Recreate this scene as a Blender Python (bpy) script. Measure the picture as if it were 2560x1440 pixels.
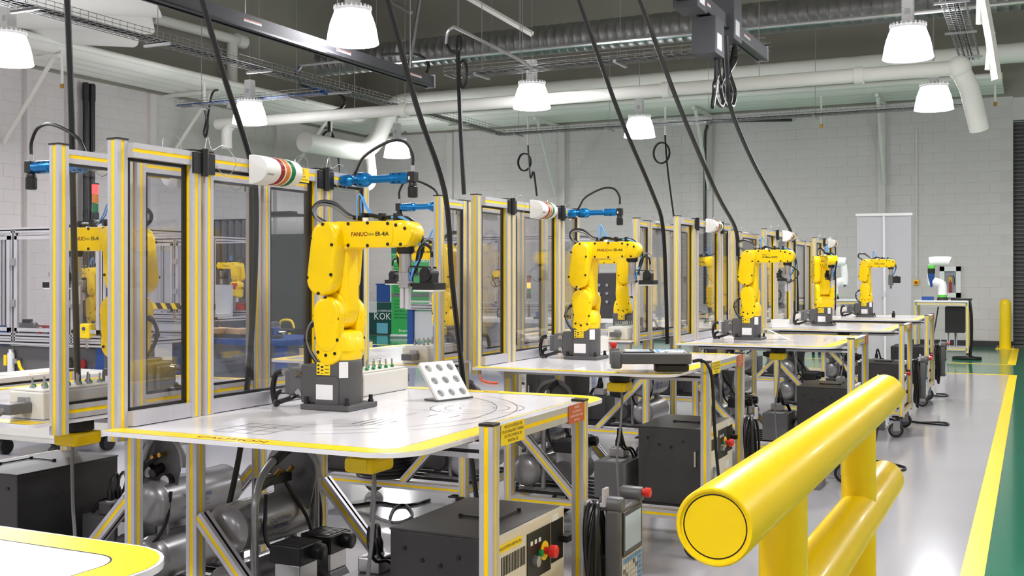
import bpy, math, random
from mathutils import Vector, Matrix
for o in list(bpy.data.objects): bpy.data.objects.remove(o, do_unlink=True)
C = bpy.context.scene.collection
PI = math.pi
random.seed(4)
# ------------------------------------------------------------ camera, world, exposure
YAW = math.radians(25.5)
cd = bpy.data.cameras.new('camera'); cam = bpy.data.objects.new('camera', cd); C.objects.link(cam)
cam.location = (0, 0, 1.36); cam.rotation_euler = (PI/2, 0, YAW)
cd.sensor_width = 36; cd.lens = 2732/2560*36; cd.shift_y = -30/2560; cd.clip_start = .05; cd.clip_end = 200
sc = bpy.context.scene; sc.camera = cam
wd = bpy.data.worlds.new('world'); sc.world = wd; wd.use_nodes = True
wd.node_tree.nodes['Background'].inputs[0].default_value = (.9, .95, 1, 1)
wd.node_tree.nodes['Background'].inputs[1].default_value = .3
vs = sc.view_settings; vs.view_transform = 'Standard'; vs.look = 'None'; vs.gamma = 1; vs.use_curve_mapping = False
vs.exposure = -0.15
sc.cycles.transparent_max_bounces = 48
LAMP_W = 80.0      # watts of each high-bay lamp
# ------------------------------------------------------------ materials
MATS = {}
def lin(c):
    return tuple(((x/255)/12.92 if x/255 <= .04045 else ((x/255+.055)/1.055)**2.4) for x in c) + (1,)
def mat(name, rgb, rough=.5, metal=0, coat=0, noise=0, nscale=40, bump=0, emit=0, spec=.5, stretch=None):
    m = bpy.data.materials.new(name); m.use_nodes = True; MATS[name] = m
    nt = m.node_tree; b = nt.nodes['Principled BSDF']
    col = lin(rgb)
    b.inputs['Base Color'].default_value = col; b.inputs['Roughness'].default_value = rough
    b.inputs['Metallic'].default_value = metal; b.inputs['Coat Weight'].default_value = coat
    b.inputs['Coat Roughness'].default_value = .08; b.inputs['Specular IOR Level'].default_value = spec
    if emit:
        b.inputs['Emission Color'].default_value = col; b.inputs['Emission Strength'].default_value = emit
    if noise or bump:
        tc = nt.nodes.new('ShaderNodeTexCoord'); mp = nt.nodes.new('ShaderNodeMapping')
        n = nt.nodes.new('ShaderNodeTexNoise'); n.inputs['Scale'].default_value = nscale; n.inputs['Detail'].default_value = 4
        if stretch: mp.inputs['Scale'].default_value = stretch
        nt.links.new(tc.outputs['Object'], mp.inputs[0]); nt.links.new(mp.outputs[0], n.inputs[0])
        if noise:
            r = nt.nodes.new('ShaderNodeMixRGB'); r.blend_type = 'MULTIPLY'; r.inputs[0].default_value = 1
            r.inputs[1].default_value = col
            cr = nt.nodes.new('ShaderNodeMapRange'); cr.inputs[1].default_value = .3; cr.inputs[2].default_value = .7
            cr.inputs[3].default_value = 1-noise; cr.inputs[4].default_value = 1
            nt.links.new(n.outputs[0], cr.inputs[0]); nt.links.new(cr.outputs[0], r.inputs[2]); nt.links.new(r.outputs[0], b.inputs['Base Color'])
        if bump:
            bp = nt.nodes.new('ShaderNodeBump'); bp.inputs['Strength'].default_value = bump; bp.inputs['Distance'].default_value = .002
            nt.links.new(n.outputs[0], bp.inputs['Height']); nt.links.new(bp.outputs[0], b.inputs['Normal'])
    return m
def glassmat(name, tint, gloss=.9, ior=1.5):
    m = bpy.data.materials.new(name); m.use_nodes = True; MATS[name] = m
    nt = m.node_tree; nt.nodes.remove(nt.nodes['Principled BSDF']); out = nt.nodes['Material Output']
    t = nt.nodes.new('ShaderNodeBsdfTransparent'); t.inputs[0].default_value = tint
    g = nt.nodes.new('ShaderNodeBsdfGlossy'); g.inputs['Roughness'].default_value = .015; g.inputs[0].default_value = (gloss, gloss, gloss, 1)
    lw = nt.nodes.new('ShaderNodeLayerWeight'); lw.inputs[0].default_value = .5
    pw = nt.nodes.new('ShaderNodeMath'); pw.operation = 'POWER'; pw.inputs[1].default_value = 4.0
    nt.links.new(lw.outputs['Facing'], pw.inputs[0])
    f = nt.nodes.new('ShaderNodeMath'); f.operation = 'MULTIPLY_ADD'; f.inputs[1].default_value = .8; f.inputs[2].default_value = .045; f.use_clamp = True
    nt.links.new(pw.outputs[0], f.inputs[0])
    x = nt.nodes.new('ShaderNodeMixShader')
    nt.links.new(f.outputs[0], x.inputs[0]); nt.links.new(t.outputs[0], x.inputs[1]); nt.links.new(g.outputs[0], x.inputs[2])
    nt.links.new(x.outputs[0], out.inputs[0]); return m
mat('alu', (200, 199, 205), .36, .3, noise=.06, nscale=60, stretch=(1, 1, .05))
mat('alu_slot', (60, 58, 58), .5, .6)
mat('strip', (255, 214, 0), .45, spec=.3)
mat('robot', (252, 212, 0), .3, coat=.15, spec=.35)
mat('safety', (250, 212, 0), .36, coat=.08, noise=.04, nscale=3, spec=.4)
mat('basegrey', (82, 81, 82), .42)
mat('darkgrey', (58, 57, 57), .42, noise=.08, nscale=30)
mat('midgrey', (98, 98, 100), .4)
mat('black', (20, 20, 21), .38)
mat('rubber', (30, 30, 31), .5)
mat('cable', (18, 18, 19), .35)
mat('greycable', (120, 120, 122), .45)
mat('white', (236, 236, 236), .4)
mat('tabletop', (233, 231, 236), .14, spec=.28)
mat('tape', (248, 212, 0), .35, spec=.4)
mat('ink', (38, 38, 44), .5)
mat('inkblack', (25, 22, 24), .5)
mat('inkred', (120, 26, 26), .5)
mat('inkblue', (34, 56, 140), .5)
mat('warnlabel', (196, 92, 44), .5)
mat('beige', (222, 212, 190), .45)
mat('silver', (190, 190, 192), .28, .9)
mat('brass', (190, 150, 70), .3, .9)
mat('tank', (152, 152, 155), .3, .5, coat=.25)
mat('chrome', (210, 210, 212), .15, 1)
mat('bluealu', (18, 120, 190), .25, .6)
mat('bluetube', (95, 165, 235), .35)
mat('bluepaint', (26, 70, 138), .45)
mat('boardgreen', (52, 60, 56), .7, noise=.1, nscale=5)
mat('green', (30, 150, 70), .5)
mat('limegreen', (90, 200, 60), .5)
mat('red', (210, 40, 30), .35)
mat('orange', (226, 130, 40), .35)
mat('orangecord', (235, 95, 40), .5)
mat('redglow', (255, 40, 40), .35, emit=7)
mat('amberglow', (255, 170, 60), .35, emit=3)
mat('lensred', (150, 25, 22), .25)
mat('lensorange', (205, 120, 40), .25)
mat('lensgreen', (10, 110, 60), .25)
mat('yellowlabel', (250, 215, 20), .5)
mat('screen', (170, 190, 205), .2)
mat('cream', (224, 222, 216), .5)
mat('wood', (196, 160, 120), .6, noise=.2, nscale=20)
mat('curtain', (70, 68, 72), .8, noise=.1, nscale=8)
mat('clothteal', (20, 70, 66), .8)
mat('clothcyan', (110, 180, 205), .8)
mat('clothlime', (110, 170, 50), .8)
mat('clothgrey', (196, 200, 202), .8)
mat('galv', (122, 121, 120), .42, .7, noise=.25, nscale=6)
mat('busway', (72, 72, 76), .6, 0)
mat('wire', (150, 150, 150), .4, .6)
mat('paintwhite', (226, 226, 218), .55, noise=.05, nscale=2)
mat('wall', (212, 207, 205), .6, noise=.04, nscale=1.3)
mat('joint', (206, 201, 199), .7)
mat('wallupper', (150, 147, 136), .8, noise=.08, nscale=1)
mat('ceiling', (196, 192, 180), .8, noise=.06, nscale=.8)
mat('basebrd', (48, 46, 48), .5)
mat('floorgrey', (182, 180, 185), .15, coat=.25, noise=.05, nscale=1.2, bump=.02)
mat('floorgreen', (32, 122, 92), .13, coat=.3, noise=.1, nscale=1.2, bump=.02)
mat('shutter', (96, 95, 95), .5, .3)
mat('lampglow', (250, 250, 255), .4, emit=30)
mat('bannerback', (188, 188, 192), .6)
glassmat('pane', (.93, .93, .945, 1))
glassmat('clearbox', (.9, .9, .92, 1))
# ------------------------------------------------------------ mesh builder
class MB:
    def __init__(s): s.v = []; s.f = []; s.m = []
    def add(s, vs, fs, m=0):
        n = len(s.v); s.v += [tuple(v) for v in vs]; s.f += [tuple(i+n for i in f) for f in fs]; s.m += [m]*len(fs); return s
    def box(s, x0, x1, y0, y1, z0, z1, m=0):
        return s.add([(x, y, z) for z in (z0, z1) for x, y in ((x0, y0), (x1, y0), (x1, y1), (x0, y1))],
                     [(3, 2, 1, 0), (4, 5, 6, 7), (0, 1, 5, 4), (1, 2, 6, 5), (2, 3, 7, 6), (3, 0, 4, 7)], m)
    def cbox(s, c, d, m=0, R=None):
        h = Vector(d)/2; vs = []
        for z in (-1, 1):
            for x, y in ((-1, -1), (1, -1), (1, 1), (-1, 1)):
                v = Vector((x*h.x, y*h.y, z*h.z)); v = (R @ v) if R else v
                vs.append(v+Vector(c))
        return s.add(vs, [(3, 2, 1, 0), (4, 5, 6, 7), (0, 1, 5, 4), (1, 2, 6, 5), (2, 3, 7, 6), (3, 0, 4, 7)], m)
    def cyl(s, p0, p1, r, r1=None, n=16, m=0, mc=None):
        return s.rings(p0, p1, [(0, r), (1, r if r1 is None else r1)], n, m, mc)
    def rings(s, p0, p1, prof, n=16, m=0, mc=None):
        """surface of revolution about p0->p1; prof = [(t, r)], caps closed"""
        p0 = Vector(p0); p1 = Vector(p1); d = p1-p0; z = d.normalized()
        a = z.orthogonal().normalized(); b = z.cross(a)
        vs = []; fs = []
        for t, r in prof:
            for i in range(n):
                an = 2*PI*i/n; vs.append(p0+d*t+(a*math.cos(an)+b*math.sin(an))*r)
        for k in range(len(prof)-1):
            for i in range(n):
                j = (i+1) % n; fs.append((k*n+i, k*n+j, (k+1)*n+j, (k+1)*n+i))
        s.add(vs, fs, m)
        q = len(s.v)-len(vs); e = len(prof)-1
        s.f.append(tuple(q+i for i in reversed(range(n)))); s.m.append(m if mc is None else mc)
        s.f.append(tuple(q+e*n+i for i in range(n))); s.m.append(m if mc is None else mc)
        return s
    def tube(s, pts, r, n=7, m=0, sub=5, closed=False, rib=0):
        P = [Vector(p) for p in pts]
        if sub > 1 and len(P) > 2:
            Q = []; L = len(P)
            for i in range(L if closed else L-1):
                g = (lambda k: P[k % L]) if closed else (lambda k: P[max(0, min(L-1, k))])
                a, b, c, d = g(i-1), g(i), g(i+1), g(i+2)
                for k in range(sub):
                    t = k/sub
                    Q.append(.5*((2*b)+(c-a)*t+(2*a-5*b+4*c-d)*t*t+(3*b-a-3*c+d)*t**3))
            if not closed: Q.append(P[-1])
            P = Q
        L = len(P); vs = []; fs = []; nrm = None
        for i, p in enumerate(P):
            if closed: t = P[(i+1) % L]-P[i-1]
            else: t = P[min(i+1, L-1)]-P[max(i-1, 0)]
            t = t.normalized() if t.length > 1e-9 else Vector((0, 0, 1))
            if nrm is None: nrm = t.orthogonal().normalized()
            nrm = (nrm-t*nrm.dot(t)); nrm = nrm.normalized() if nrm.length > 1e-6 else t.orthogonal().normalized()
            bn = t.cross(nrm); rr = r*(1+rib*(i % 2))
            for k in range(n):
                an = 2*PI*k/n; vs.append(p+(nrm*math.cos(an)+bn*math.sin(an))*rr)
        for i in range(L if closed else L-1):
            j = (i+1) % L
            for k in range(n):
                l = (k+1) % n; fs.append((i*n+k, i*n+l, j*n+l, j*n+k))
        if not closed: fs += [tuple(reversed(range(n))), tuple((L-1)*n+k for k in range(n))]
        return s.add(vs, fs, m)
    def prism(s, poly, f0, f1, m=0, me=None):
        """poly 2D -> f0(p), f1(p) give the two 3D outlines"""
        n = len(poly); vs = [f0(p) for p in poly]+[f1(p) for p in poly]
        s.add(vs, [tuple(reversed(range(n))), tuple(range(n, 2*n))], m)
        q = len(s.v)-2*n
        for i in range(n):
            j = (i+1) % n; s.f.append((q+i, q+j, q+n+j, q+n+i)); s.m.append(m if me is None else me)
        return s
    def loft(s, secs, m=0, caps=True):
        n = len(secs[0]); vs = [p for q in secs for p in q]; fs = []
        for k in range(len(secs)-1):
            for i in range(n):
                j = (i+1) % n; fs.append((k*n+i, k*n+j, (k+1)*n+j, (k+1)*n+i))
        if caps: fs += [tuple(reversed(range(n))), tuple((len(secs)-1)*n+i for i in range(n))]
        return s.add(vs, fs, m)
    def ball(s, c, r, n=14, m=0, sz=1):
        k = max(6, n//2); prof = [(.5-.5*math.cos(PI*i/k), max(1e-4, r*math.sin(PI*i/k))) for i in range(k+1)]
        c = Vector(c); return s.rings(c-Vector((0, 0, r*sz)), c+Vector((0, 0, r*sz)), prof, n, m)
    def build(s, name, mats, parent=None, loc=None, rot=None, smooth=38, bevel=0, seg=2):
        me = bpy.data.meshes.new(name); me.from_pydata(s.v, [], s.f)
        if isinstance(mats, str): mats = [mats]
        for q in mats: me.materials.append(MATS[q])
        me.polygons.foreach_set('material_index', s.m)
        me.polygons.foreach_set('use_smooth', [bool(smooth)]*len(me.polygons))
        me.update()
        if smooth: me.set_sharp_from_angle(angle=math.radians(smooth))
        o = bpy.data.objects.new(name, me); C.objects.link(o)
        if parent: o.parent = parent
        if loc: o.location = loc
        if rot: o.rotation_euler = rot
        if bevel:
            b = o.modifiers.new('bevel', 'BEVEL'); b.width = bevel; b.segments = seg; b.limit_method = 'ANGLE'; b.angle_limit = math.radians(40)
        return o
def pill(c0, r0, c1, r1, n=10):
    d = math.hypot(c1[0]-c0[0], c1[1]-c0[1]); ph = math.atan2(c1[1]-c0[1], c1[0]-c0[0]); be = math.acos(max(-1, min(1, (r0-r1)/d)))
    out = []
    for i in range(n+1):
        a = ph-be+2*be*i/n; out.append((c1[0]+r1*math.cos(a), c1[1]+r1*math.sin(a)))
    for i in range(n+1):
        a = ph+be+(2*PI-2*be)*i/n; out.append((c0[0]+r0*math.cos(a), c0[1]+r0*math.sin(a)))
    return out
def softpill(mb, c0, r0, c1, r1, y0, y1, b=.012, m=0, n=10):
    secs = []
    for k in range(4):
        a = PI/2*k/3; q = b*(1-math.sin(a)); secs.append([(x, y0+b*(1-math.cos(a)), z) for x, z in pill(c0, r0-q, c1, r1-q, n)])
    for k in range(3, -1, -1):
        a = PI/2*k/3; q = b*(1-math.sin(a)); secs.append([(x, y1-b*(1-math.cos(a)), z) for x, z in pill(c0, r0-q, c1, r1-q, n)])
    return mb.loft(secs, m)
def sup(c, a, b, e=4, n=24):
    """superellipse ring: centre, half-axis vectors a, b"""
    c = Vector(c); a = Vector(a); b = Vector(b); out = []
    for i in range(n):
        t = 2*PI*i/n; ct, st = math.cos(t), math.sin(t)
        out.append(c+a*(abs(ct)**(2/e)*(1 if ct >= 0 else -1))+b*(abs(st)**(2/e)*(1 if st >= 0 else -1)))
    return out
def rrect(x0, x1, y0, y1, r, n=8):
    """rounded rectangle; r = radii at (x0y0, x1y0, x1y1, x0y1)"""
    if not isinstance(r, (tuple, list)): r = (r,)*4
    out = []
    for (cx, cy, a0), q in zip(((x0+r[0], y0+r[0], PI), (x1-r[1], y0+r[1], -PI/2), (x1-r[2], y1-r[2], 0), (x0+r[3], y1-r[3], PI/2)), r):
        for i in range(n+1):
            a = a0+PI/2*i/n; out.append((cx+q*math.cos(a), cy+q*math.sin(a)))
    return out
def thing(name, label, cat, loc=(0, 0, 0), rz=0, group=None):
    o = bpy.data.objects.new(name, None); C.objects.link(o); o.empty_display_size = .05
    o.location = loc; o.rotation_euler = (0, 0, rz); o['label'] = label; o['category'] = cat
    if group: o['group'] = group
    return o
def tag(o, label=None, cat=None, group=None, kind=None):
    if label: o['label'] = label
    if cat: o['category'] = cat
    if group: o['group'] = group
    if kind: o['kind'] = kind
    return o
def struct(o): o['kind'] = 'structure'; return o
def copy_tree(o, parent=None):
    c = o.copy(); C.objects.link(c); c.parent = parent
    for ch in o.children: copy_tree(ch, c)
    return c
def dup(o, loc, rz=0, label=None, group=None):
    c = copy_tree(o); c.location = loc; c.rotation_euler = (0, 0, rz)
    if label: c['label'] = label
    if group: c['group'] = group
    return c
_tx = {}
def text(s, size, name, material, parent, loc, rot, align='CENTER', bold=0.0, sx=1):
    k = (s, size, align, bold, material)
    if k not in _tx:
        cu = bpy.data.curves.new('t', 'FONT'); cu.body = s; cu.size = size; cu.align_x = align; cu.align_y = 'CENTER'; cu.offset = bold; cu.resolution_u = 2
        t = bpy.data.objects.new('t', cu); C.objects.link(t); bpy.context.view_layer.update()
        me = bpy.data.meshes.new_from_object(t.evaluated_get(bpy.context.evaluated_depsgraph_get())); bpy.data.objects.remove(t)
        me.name = name; me.materials.clear(); me.materials.append(MATS[material]); _tx[k] = me
    o = bpy.data.objects.new(name, _tx[k]); C.objects.link(o); o.parent = parent; o.location = loc; o.rotation_euler = rot; o.scale = (sx, 1, 1)
    return o
def profile(mb, p0, p1, side, w=.04, h=None, strips='yyyy'):
    """aluminium T-slot bar; side = direction of first face; strips: y yellow insert, s open slot, - plain for faces (+a,+b,-a,-b)"""
    p0 = Vector(p0); p1 = Vector(p1); d = (p1-p0).normalized(); a = Vector(side); a = (a-d*a.dot(d)).normalized(); b = d.cross(a)
    h = h or w; pts = []; ms = []
    for k, (n, t, hn, ht) in enumerate(((a, b, w/2, h/2), (b, -a, h/2, w/2), (-a, -b, w/2, h/2), (-b, a, h/2, w/2))):
        q = strips[k]; dep = {'y': .0012, 's': .008, '-': .0003}[q]; sw = {'y': .155*w, 's': .13*w, '-': .1*w}[q]
        pts += [n*hn-t*ht, n*hn-t*sw, n*(hn-dep)-t*sw, n*(hn-dep)+t*sw, n*hn+t*sw]
        ms += [0, {'y': 0, 's': 2, '-': 0}[q], {'y': 1, 's': 2, '-': 0}[q], {'y': 0, 's': 2, '-': 0}[q], 0]
    n = len(pts); vs = [p0+p for p in pts]+[p1+p for p in pts]; base = len(mb.v)
    mb.v += [tuple(v) for v in vs]
    for i in range(n):
        j = (i+1) % n; mb.f.append((base+i, base+j, base+n+j, base+n+i)); mb.m.append(ms[i])
    mb.f.append(tuple(base+i for i in reversed(range(n)))); mb.m.append(0)
    mb.f.append(tuple(base+n+i for i in range(n))); mb.m.append(0)
    return mb
PM = ['alu', 'strip', 'alu_slot']
def bar(name, p0, p1, side, parent, w=.04, h=None, strips='yyyy'):
    return profile(MB(), p0, p1, side, w, h, strips).build(name, PM, parent, smooth=0)
# ------------------------------------------------------------ pixel helper: rays of the 2560x1440 photograph
def ray(px, py):
    u = (px-1280)/2732; v = (py-690)/2732
    return Vector((u*math.cos(YAW)-math.sin(YAW), u*math.sin(YAW)+math.cos(YAW), -v))
EYE = Vector((0, 0, 1.36))
def onX(px, py, X): r = ray(px, py); return EYE+r*(X/r.x)
def onY(px, py, Y): r = ray(px, py); return EYE+r*(Y/r.y)
def onZ(px, py, z): r = ray(px, py); return EYE+r*((z-1.36)/r.z)
# ------------------------------------------------------------ room shell
WY, WX = 22.85, -14.9           # far wall, left wall
struct(MB().box(WX, -.25, -9, 16.45, -.1, 0).build('floor', 'floorgrey', smooth=0))
tag(MB().box(-.25, 2.4, -9, 16.45, -.1, .0005).build('floor.001', 'floorgreen', smooth=0), kind='structure')
struct(MB().box(2.4, 9, -9, 16.45, -.1, 0).build('floor.003', 'floorgrey', smooth=0))
tag(MB().box(WX, 9, 16.45, WY+.6, -.1, .0005).build('floor.002', 'floorgreen', smooth=0), kind='structure')
def line(x0, x1, y0, y1): struct(MB().box(x0, x1, y0, y1, .0006, .0022).build('floor_line', 'tape', smooth=0))
line(-.30, -.20, -6, 16.42); line(WX+1, -.20, 16.42, 16.5)
line(WX+1, -.24, 18.35, 18.42); line(-.36, -.24, 18.42, 22.6)
struct(MB().box(WX-.2, -.345, WY, WY+.2, 0, 4.75).build('wall_far', 'joint', smooth=0))
struct(MB().box(-.345, 9, WY, WY+.2, 4.32, 4.75).build('wall_far.001', 'wall', smooth=0))
struct(MB().box(3.6, 9, WY, WY+.2, 0, 4.32).build('wall_far.002', 'wall', smooth=0))
struct(MB().box(WX-.2, 9.2, WY, WY+.2, 4.75, 8.6).build('wall_far_upper', 'wallupper', smooth=0))
struct(MB().box(WX-.2, WX, -9, WY+.2, 0, 4.75).build('wall_left', 'joint', smooth=0))
struct(MB().box(WX-.2, WX, -9, WY+.2, 4.75, 8.6).build('wall_left_upper', 'wallupper', smooth=0))
struct(MB().box(9, 9.2, -9, WY+.2, 0, 8.6).build('wall_right', 'wall', smooth=0))
struct(MB().box(WX-.2, 9.2, -9.2, -9, 0, 8.6).build('wall_near', 'wall', smooth=0))
struct(MB().box(WX-.2, 9.2, -9.2, WY+.2, 8.6, 8.8).build('ceiling', 'ceiling', smooth=0))
struct(MB().box(WX, -.345, WY-.012, WY, 0, .115).build('baseboard_far', 'basebrd', smooth=0))
struct(MB().box(WX, WX+.012, -9, WY, 0, .115).build('baseboard_left', 'basebrd', smooth=0))
wf = bpy.data.objects['wall_far']; wl = bpy.data.objects['wall_left']
def blockmesh(axis):
    L, Hh, d, e = .2, .0985, .004, .004
    def q(a, b, c): return (a, -c, b) if axis == 'x' else (c, a, b)
    vs = [q(-L, -Hh, 0), q(L, -Hh, 0), q(L, Hh, 0), q(-L, Hh, 0), q(-L+e, -Hh+e, d), q(L-e, -Hh+e, d), q(L-e, Hh-e, d), q(-L+e, Hh-e, d)]
    fs = [(4, 5, 6, 7), (0, 1, 5, 4), (1, 2, 6, 5), (2, 3, 7, 6), (3, 0, 4, 7)]
    if axis == 'y': fs = [f for f in fs]
    return vs, fs
def blocks(wall, axis, spots):
    """nearest 300 as their own pieces, the others joined"""
    spots.sort(key=lambda p: (p[0]**2+p[1]**2+(p[2]-1.36)**2)); vs, fs = blockmesh(axis)
    me = None
    for p in spots[:300]:
        if me is None:
            o = MB().add(vs, fs).build('block', 'wall', wall, loc=p, smooth=0); me = o.data
        else:
            o = bpy.data.objects.new('block', me); C.objects.link(o); o.parent = wall; o.location = p
    mb = MB()
    for p in spots[300:]: mb.add([(v[0]+p[0], v[1]+p[1], v[2]+p[2]) for v in vs], fs)
    o = mb.build('block_field', 'wall', wall, smooth=0); o['kind'] = 'stuff'
sf = []; sl = []
for r in range(23):
    z = .115+.1015+r*.203
    for c in range(37):
        x = -.55-(c+.5*(r % 2))*.406
        if x > WX+.1: sf.append((x, WY, z))
    for c in range(42):
        y = WY-.2-(c+.5*(r % 2))*.406
        if y > 6: sl.append((WX, y, z))
blocks(wf, 'x', sf); blocks(wl, 'y', sl)
# roller shutter door in the far wall
d1 = struct(MB().box(-.345, 3.6, WY+.26, WY+.3, 0, 4.32).build('door_1', 'shutter', smooth=0))
sl0 = None
for k in range(57):
    z = .04+k*.075
    if sl0 is None:
        sl0 = MB().add([(-.34, WY+.26, 0), (3.6, WY+.26, 0), (3.6, WY+.235, .02), (-.34, WY+.235, .02), (3.6, WY+.235, .05), (-.34, WY+.235, .05), (3.6, WY+.26, .068), (-.34, WY+.26, .068)],
                       [(0, 1, 2, 3), (3, 2, 4, 5), (5, 4, 6, 7)]).build('slat', 'shutter', d1, loc=(0, 0, z), smooth=0)
    else:
        o = bpy.data.objects.new('slat', sl0.data); C.objects.link(o); o.parent = d1; o.location = (0, 0, z)
struct(MB().box(-.36, -.345, WY-.005, WY+.26, 0, 4.32).build('trim_1', 'wall', smooth=0))
# pilaster columns on the walls
for i, px in enumerate((1128, 1408, 1775, 2205)):
    p = onY(px, 500, WY)
    struct(MB().box(p.x-.075, p.x+.075, WY-.1, WY, 0, 4.75).build('trim_column', 'wall', smooth=0))
for i, px in enumerate((62, 166, 375, 690)):
    p = onX(px, 350, WX); w = .03 if i < 2 else .08
    struct(MB().box(WX, WX+.09, p.y-w, p.y+w, 0, 4.75).build('trim_column', 'wall', smooth=0))
# white corrugated canopies with braces
def canopy(name, label, a, b, out, z, depth, waves=4):
    a = Vector(a); b = Vector(b); out = Vector(out)
    t = thing(name, label, 'canopy', (0, 0, 0)); n = waves*10; secs = []
    for p in (a, b):
        up = []; lo = []
        for i in range(n+1):
            q = p+out*(depth*i/n); w = z+.09*abs(math.sin(PI*waves*i/n))*-1
            up.append(Vector((q.x, q.y, w+.012))); lo.append(Vector((q.x, q.y, w)))
        secs.append(up+list(reversed(lo)))
    MB().loft(secs).build('corrugated_sheet', 'paintwhite', t)
    d = (b-a).normalized()
    MB().tube([a+out*depth+Vector((0, 0, z+.06)), b+out*depth+Vector((0, 0, z+.06))], .06, n=10, sub=1).build('edge_tube', 'paintwhite', t)
    return t, d
tl, _ = canopy('wall_canopy', 'white corrugated canopy along wall with the two black downpipes', (WX, 5.2, 0), (WX, 22.6, 0), (1, 0, 0), 4.9, 1.35)
for y in (8.6, 12.27, 15.9, 19.6):
    MB().box(WX, WX+1.3, y-.03, y+.03, 4.74, 4.8).build('bracket_arm', 'paintwhite', tl, smooth=0)
    MB().tube([(WX+.05, y, 3.5), (WX+1.15, y, 4.76)], .035, n=6, sub=1).build('brace', 'paintwhite', tl)
tf, _ = canopy('wall_canopy', 'white corrugated canopy above the grey banner and fire extinguisher wall', (-13.6, WY, 0), (-.5, WY, 0), (0, -1, 0), 4.9, 1.35)
for px in (1345, 1740, 2195):
    p = onY(px, 280, WY-1.1); x = p.x
    MB().box(x-.03, x+.03, WY-1.3, WY, 4.74, 4.8).build('bracket_arm', 'paintwhite', tf, smooth=0)
    MB().tube([(x, WY-.12, 3.2), (x, WY-1.15, 4.76)], .04, n=6, sub=1).build('brace', 'paintwhite', tf)
# big white corrugated deck end at the upper left
t = thing('roof_deck', 'large white scalloped deck panel hanging over the left corner', 'roof panel', (0, 0, 0))
dd = Vector((.783, .623, 0)); EP = [onZ(px, py, 5.0) for px, py in ((382, -34), (380, 8), (374, 50), (345, 92), (285, 120))]
for p, q in zip(EP[:-1], EP[1:]):
    secs = []
    for back in (7.0, 0):
        up = []; lo = []
        for i in range(13):
            v = p+(q-p)*(i/12)-dd*back; bul = .16*math.sin(PI*i/12)
            lo.append(v+dd*(bul*.9 if back == 0 else 0)+Vector((0, 0, .1-bul))); up.append(v+Vector((0, 0, .3)))
        secs.append(lo+list(reversed(up)))
    MB().loft(secs).build('deck_band', 'paintwhite', t, smooth=50)
    MB().tube([p-dd*7+Vector((0, 0, .1)), p+dd*.02+Vector((0, 0, .1))], .025, n=6, sub=1).build('seam_strip', 'paintwhite', t)
    MB().cyl(p-dd*2+Vector((0, 0, .3)), p-dd*2+Vector((0, 0, 3.6)), .008, n=6).build('hanger_rod', 'wire', t)
# upper gas pipe with tee on the left upper wall
pa = onX(380, 45, WX+.3); pb = onX(590, 100, WX+.3)
t = thing('wall_pipe', 'pale pipe with tee on the dark upper wall over the canopy', 'pipe')
MB().tube([pa, pb], .1, n=12, sub=1).build('pipe_run', 'paintwhite', t); MB().tube([pb+Vector((0, -.12, 0)), pb+Vector((0, -.12, -1.4))], .11, n=12, sub=1).build('pipe_drop', 'paintwhite', t)
MB().cyl(pb, pb+Vector((0, .25, 0)), .14).build('pipe_cap', 'paintwhite', t)
# black downpipes on left wall
for k, px in enumerate((214, 230)):
    p = onX(px, 300, WX+.12); q = onX(px, 420, WX+.12)
    t = thing('downpipe', 'black vertical pipe with clamps on the left block wall', 'pipe', group='black downpipes')
    MB().cyl((p.x, p.y, 4.7), (p.x, p.y, .0), .05).build('pipe_run', 'black', t)
    for z in (4.4, 3.2, 1.9): MB().cyl((p.x, p.y, z), (p.x, p.y, z+.28), .06).build('clamp', 'black', t)
# white process pipe under the lamps
t = thing('white_pipe', 'long thin white pipe with couplings crossing under the insulated duct', 'pipe')
py_, pz_ = 15.9, 4.17
MB().tube([(-13.4, 15.9, 3.7), (-13.4, 15.9, 4.04), (-13.27, 15.9, 4.15), (-13.1, 15.9, pz_), (-6, 15.9, pz_), (-.95, 15.9, pz_)], .1, n=14, sub=4).build('pipe_run', 'paintwhite', t)
for x in (-9.6, -5.0, -2.2): MB().cyl((x-.06, py_, pz_), (x+.06, py_, pz_), .125).build('coupling', 'paintwhite', t)
MB().ball((-.9, py_, pz_), .16).build('elbow', 'paintwhite', t)
MB().tube([(-.9, py_, pz_), (-.78, py_+.1, 3.9), (-.66, py_+.3, 3.35)], .13, n=14, sub=1).build('pipe_drop', 'paintwhite', t)
for x in (-10.6, -7.4, -3.6): MB().cyl((x, py_, pz_), (x, py_, 8.6), .006, n=6).build('hanger_rod', 'wire', t)
# insulated duct at the far corner
t = thing('insulated_duct', 'thick white insulated duct with elbow along the far wall', 'duct')
pr = []; N = 60
for i in range(N+1):
    pr += [(i/N, .175 if i % 2 else .18)]
MB().rings((3, 21.25, 5.3), (-12.6, 21.25, 5.3), pr, 16).build('duct_run', 'paintwhite', t)
MB().tube([(-12.5, 21.25, 5.3), (-12.95, 21.2, 5.25), (-13.1, 20.95, 4.95), (-13.15, 20.6, 4.4), (-13.2, 20.2, 4.12), (-13.2, 19.6, 4.05), (-13.2, 18.0, 4.05)], .2, n=16).build('duct_elbow', 'paintwhite', t)
MB().tube([(-13.15, 20.3, 4.1), (-13.15, 20.4, 3.6), (-13.15, 20.3, 3.35), (-13.15, 19.9, 3.28), (-13.15, 18.6, 3.28)], .11, n=12).build('branch_pipe', 'paintwhite', t)
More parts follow.
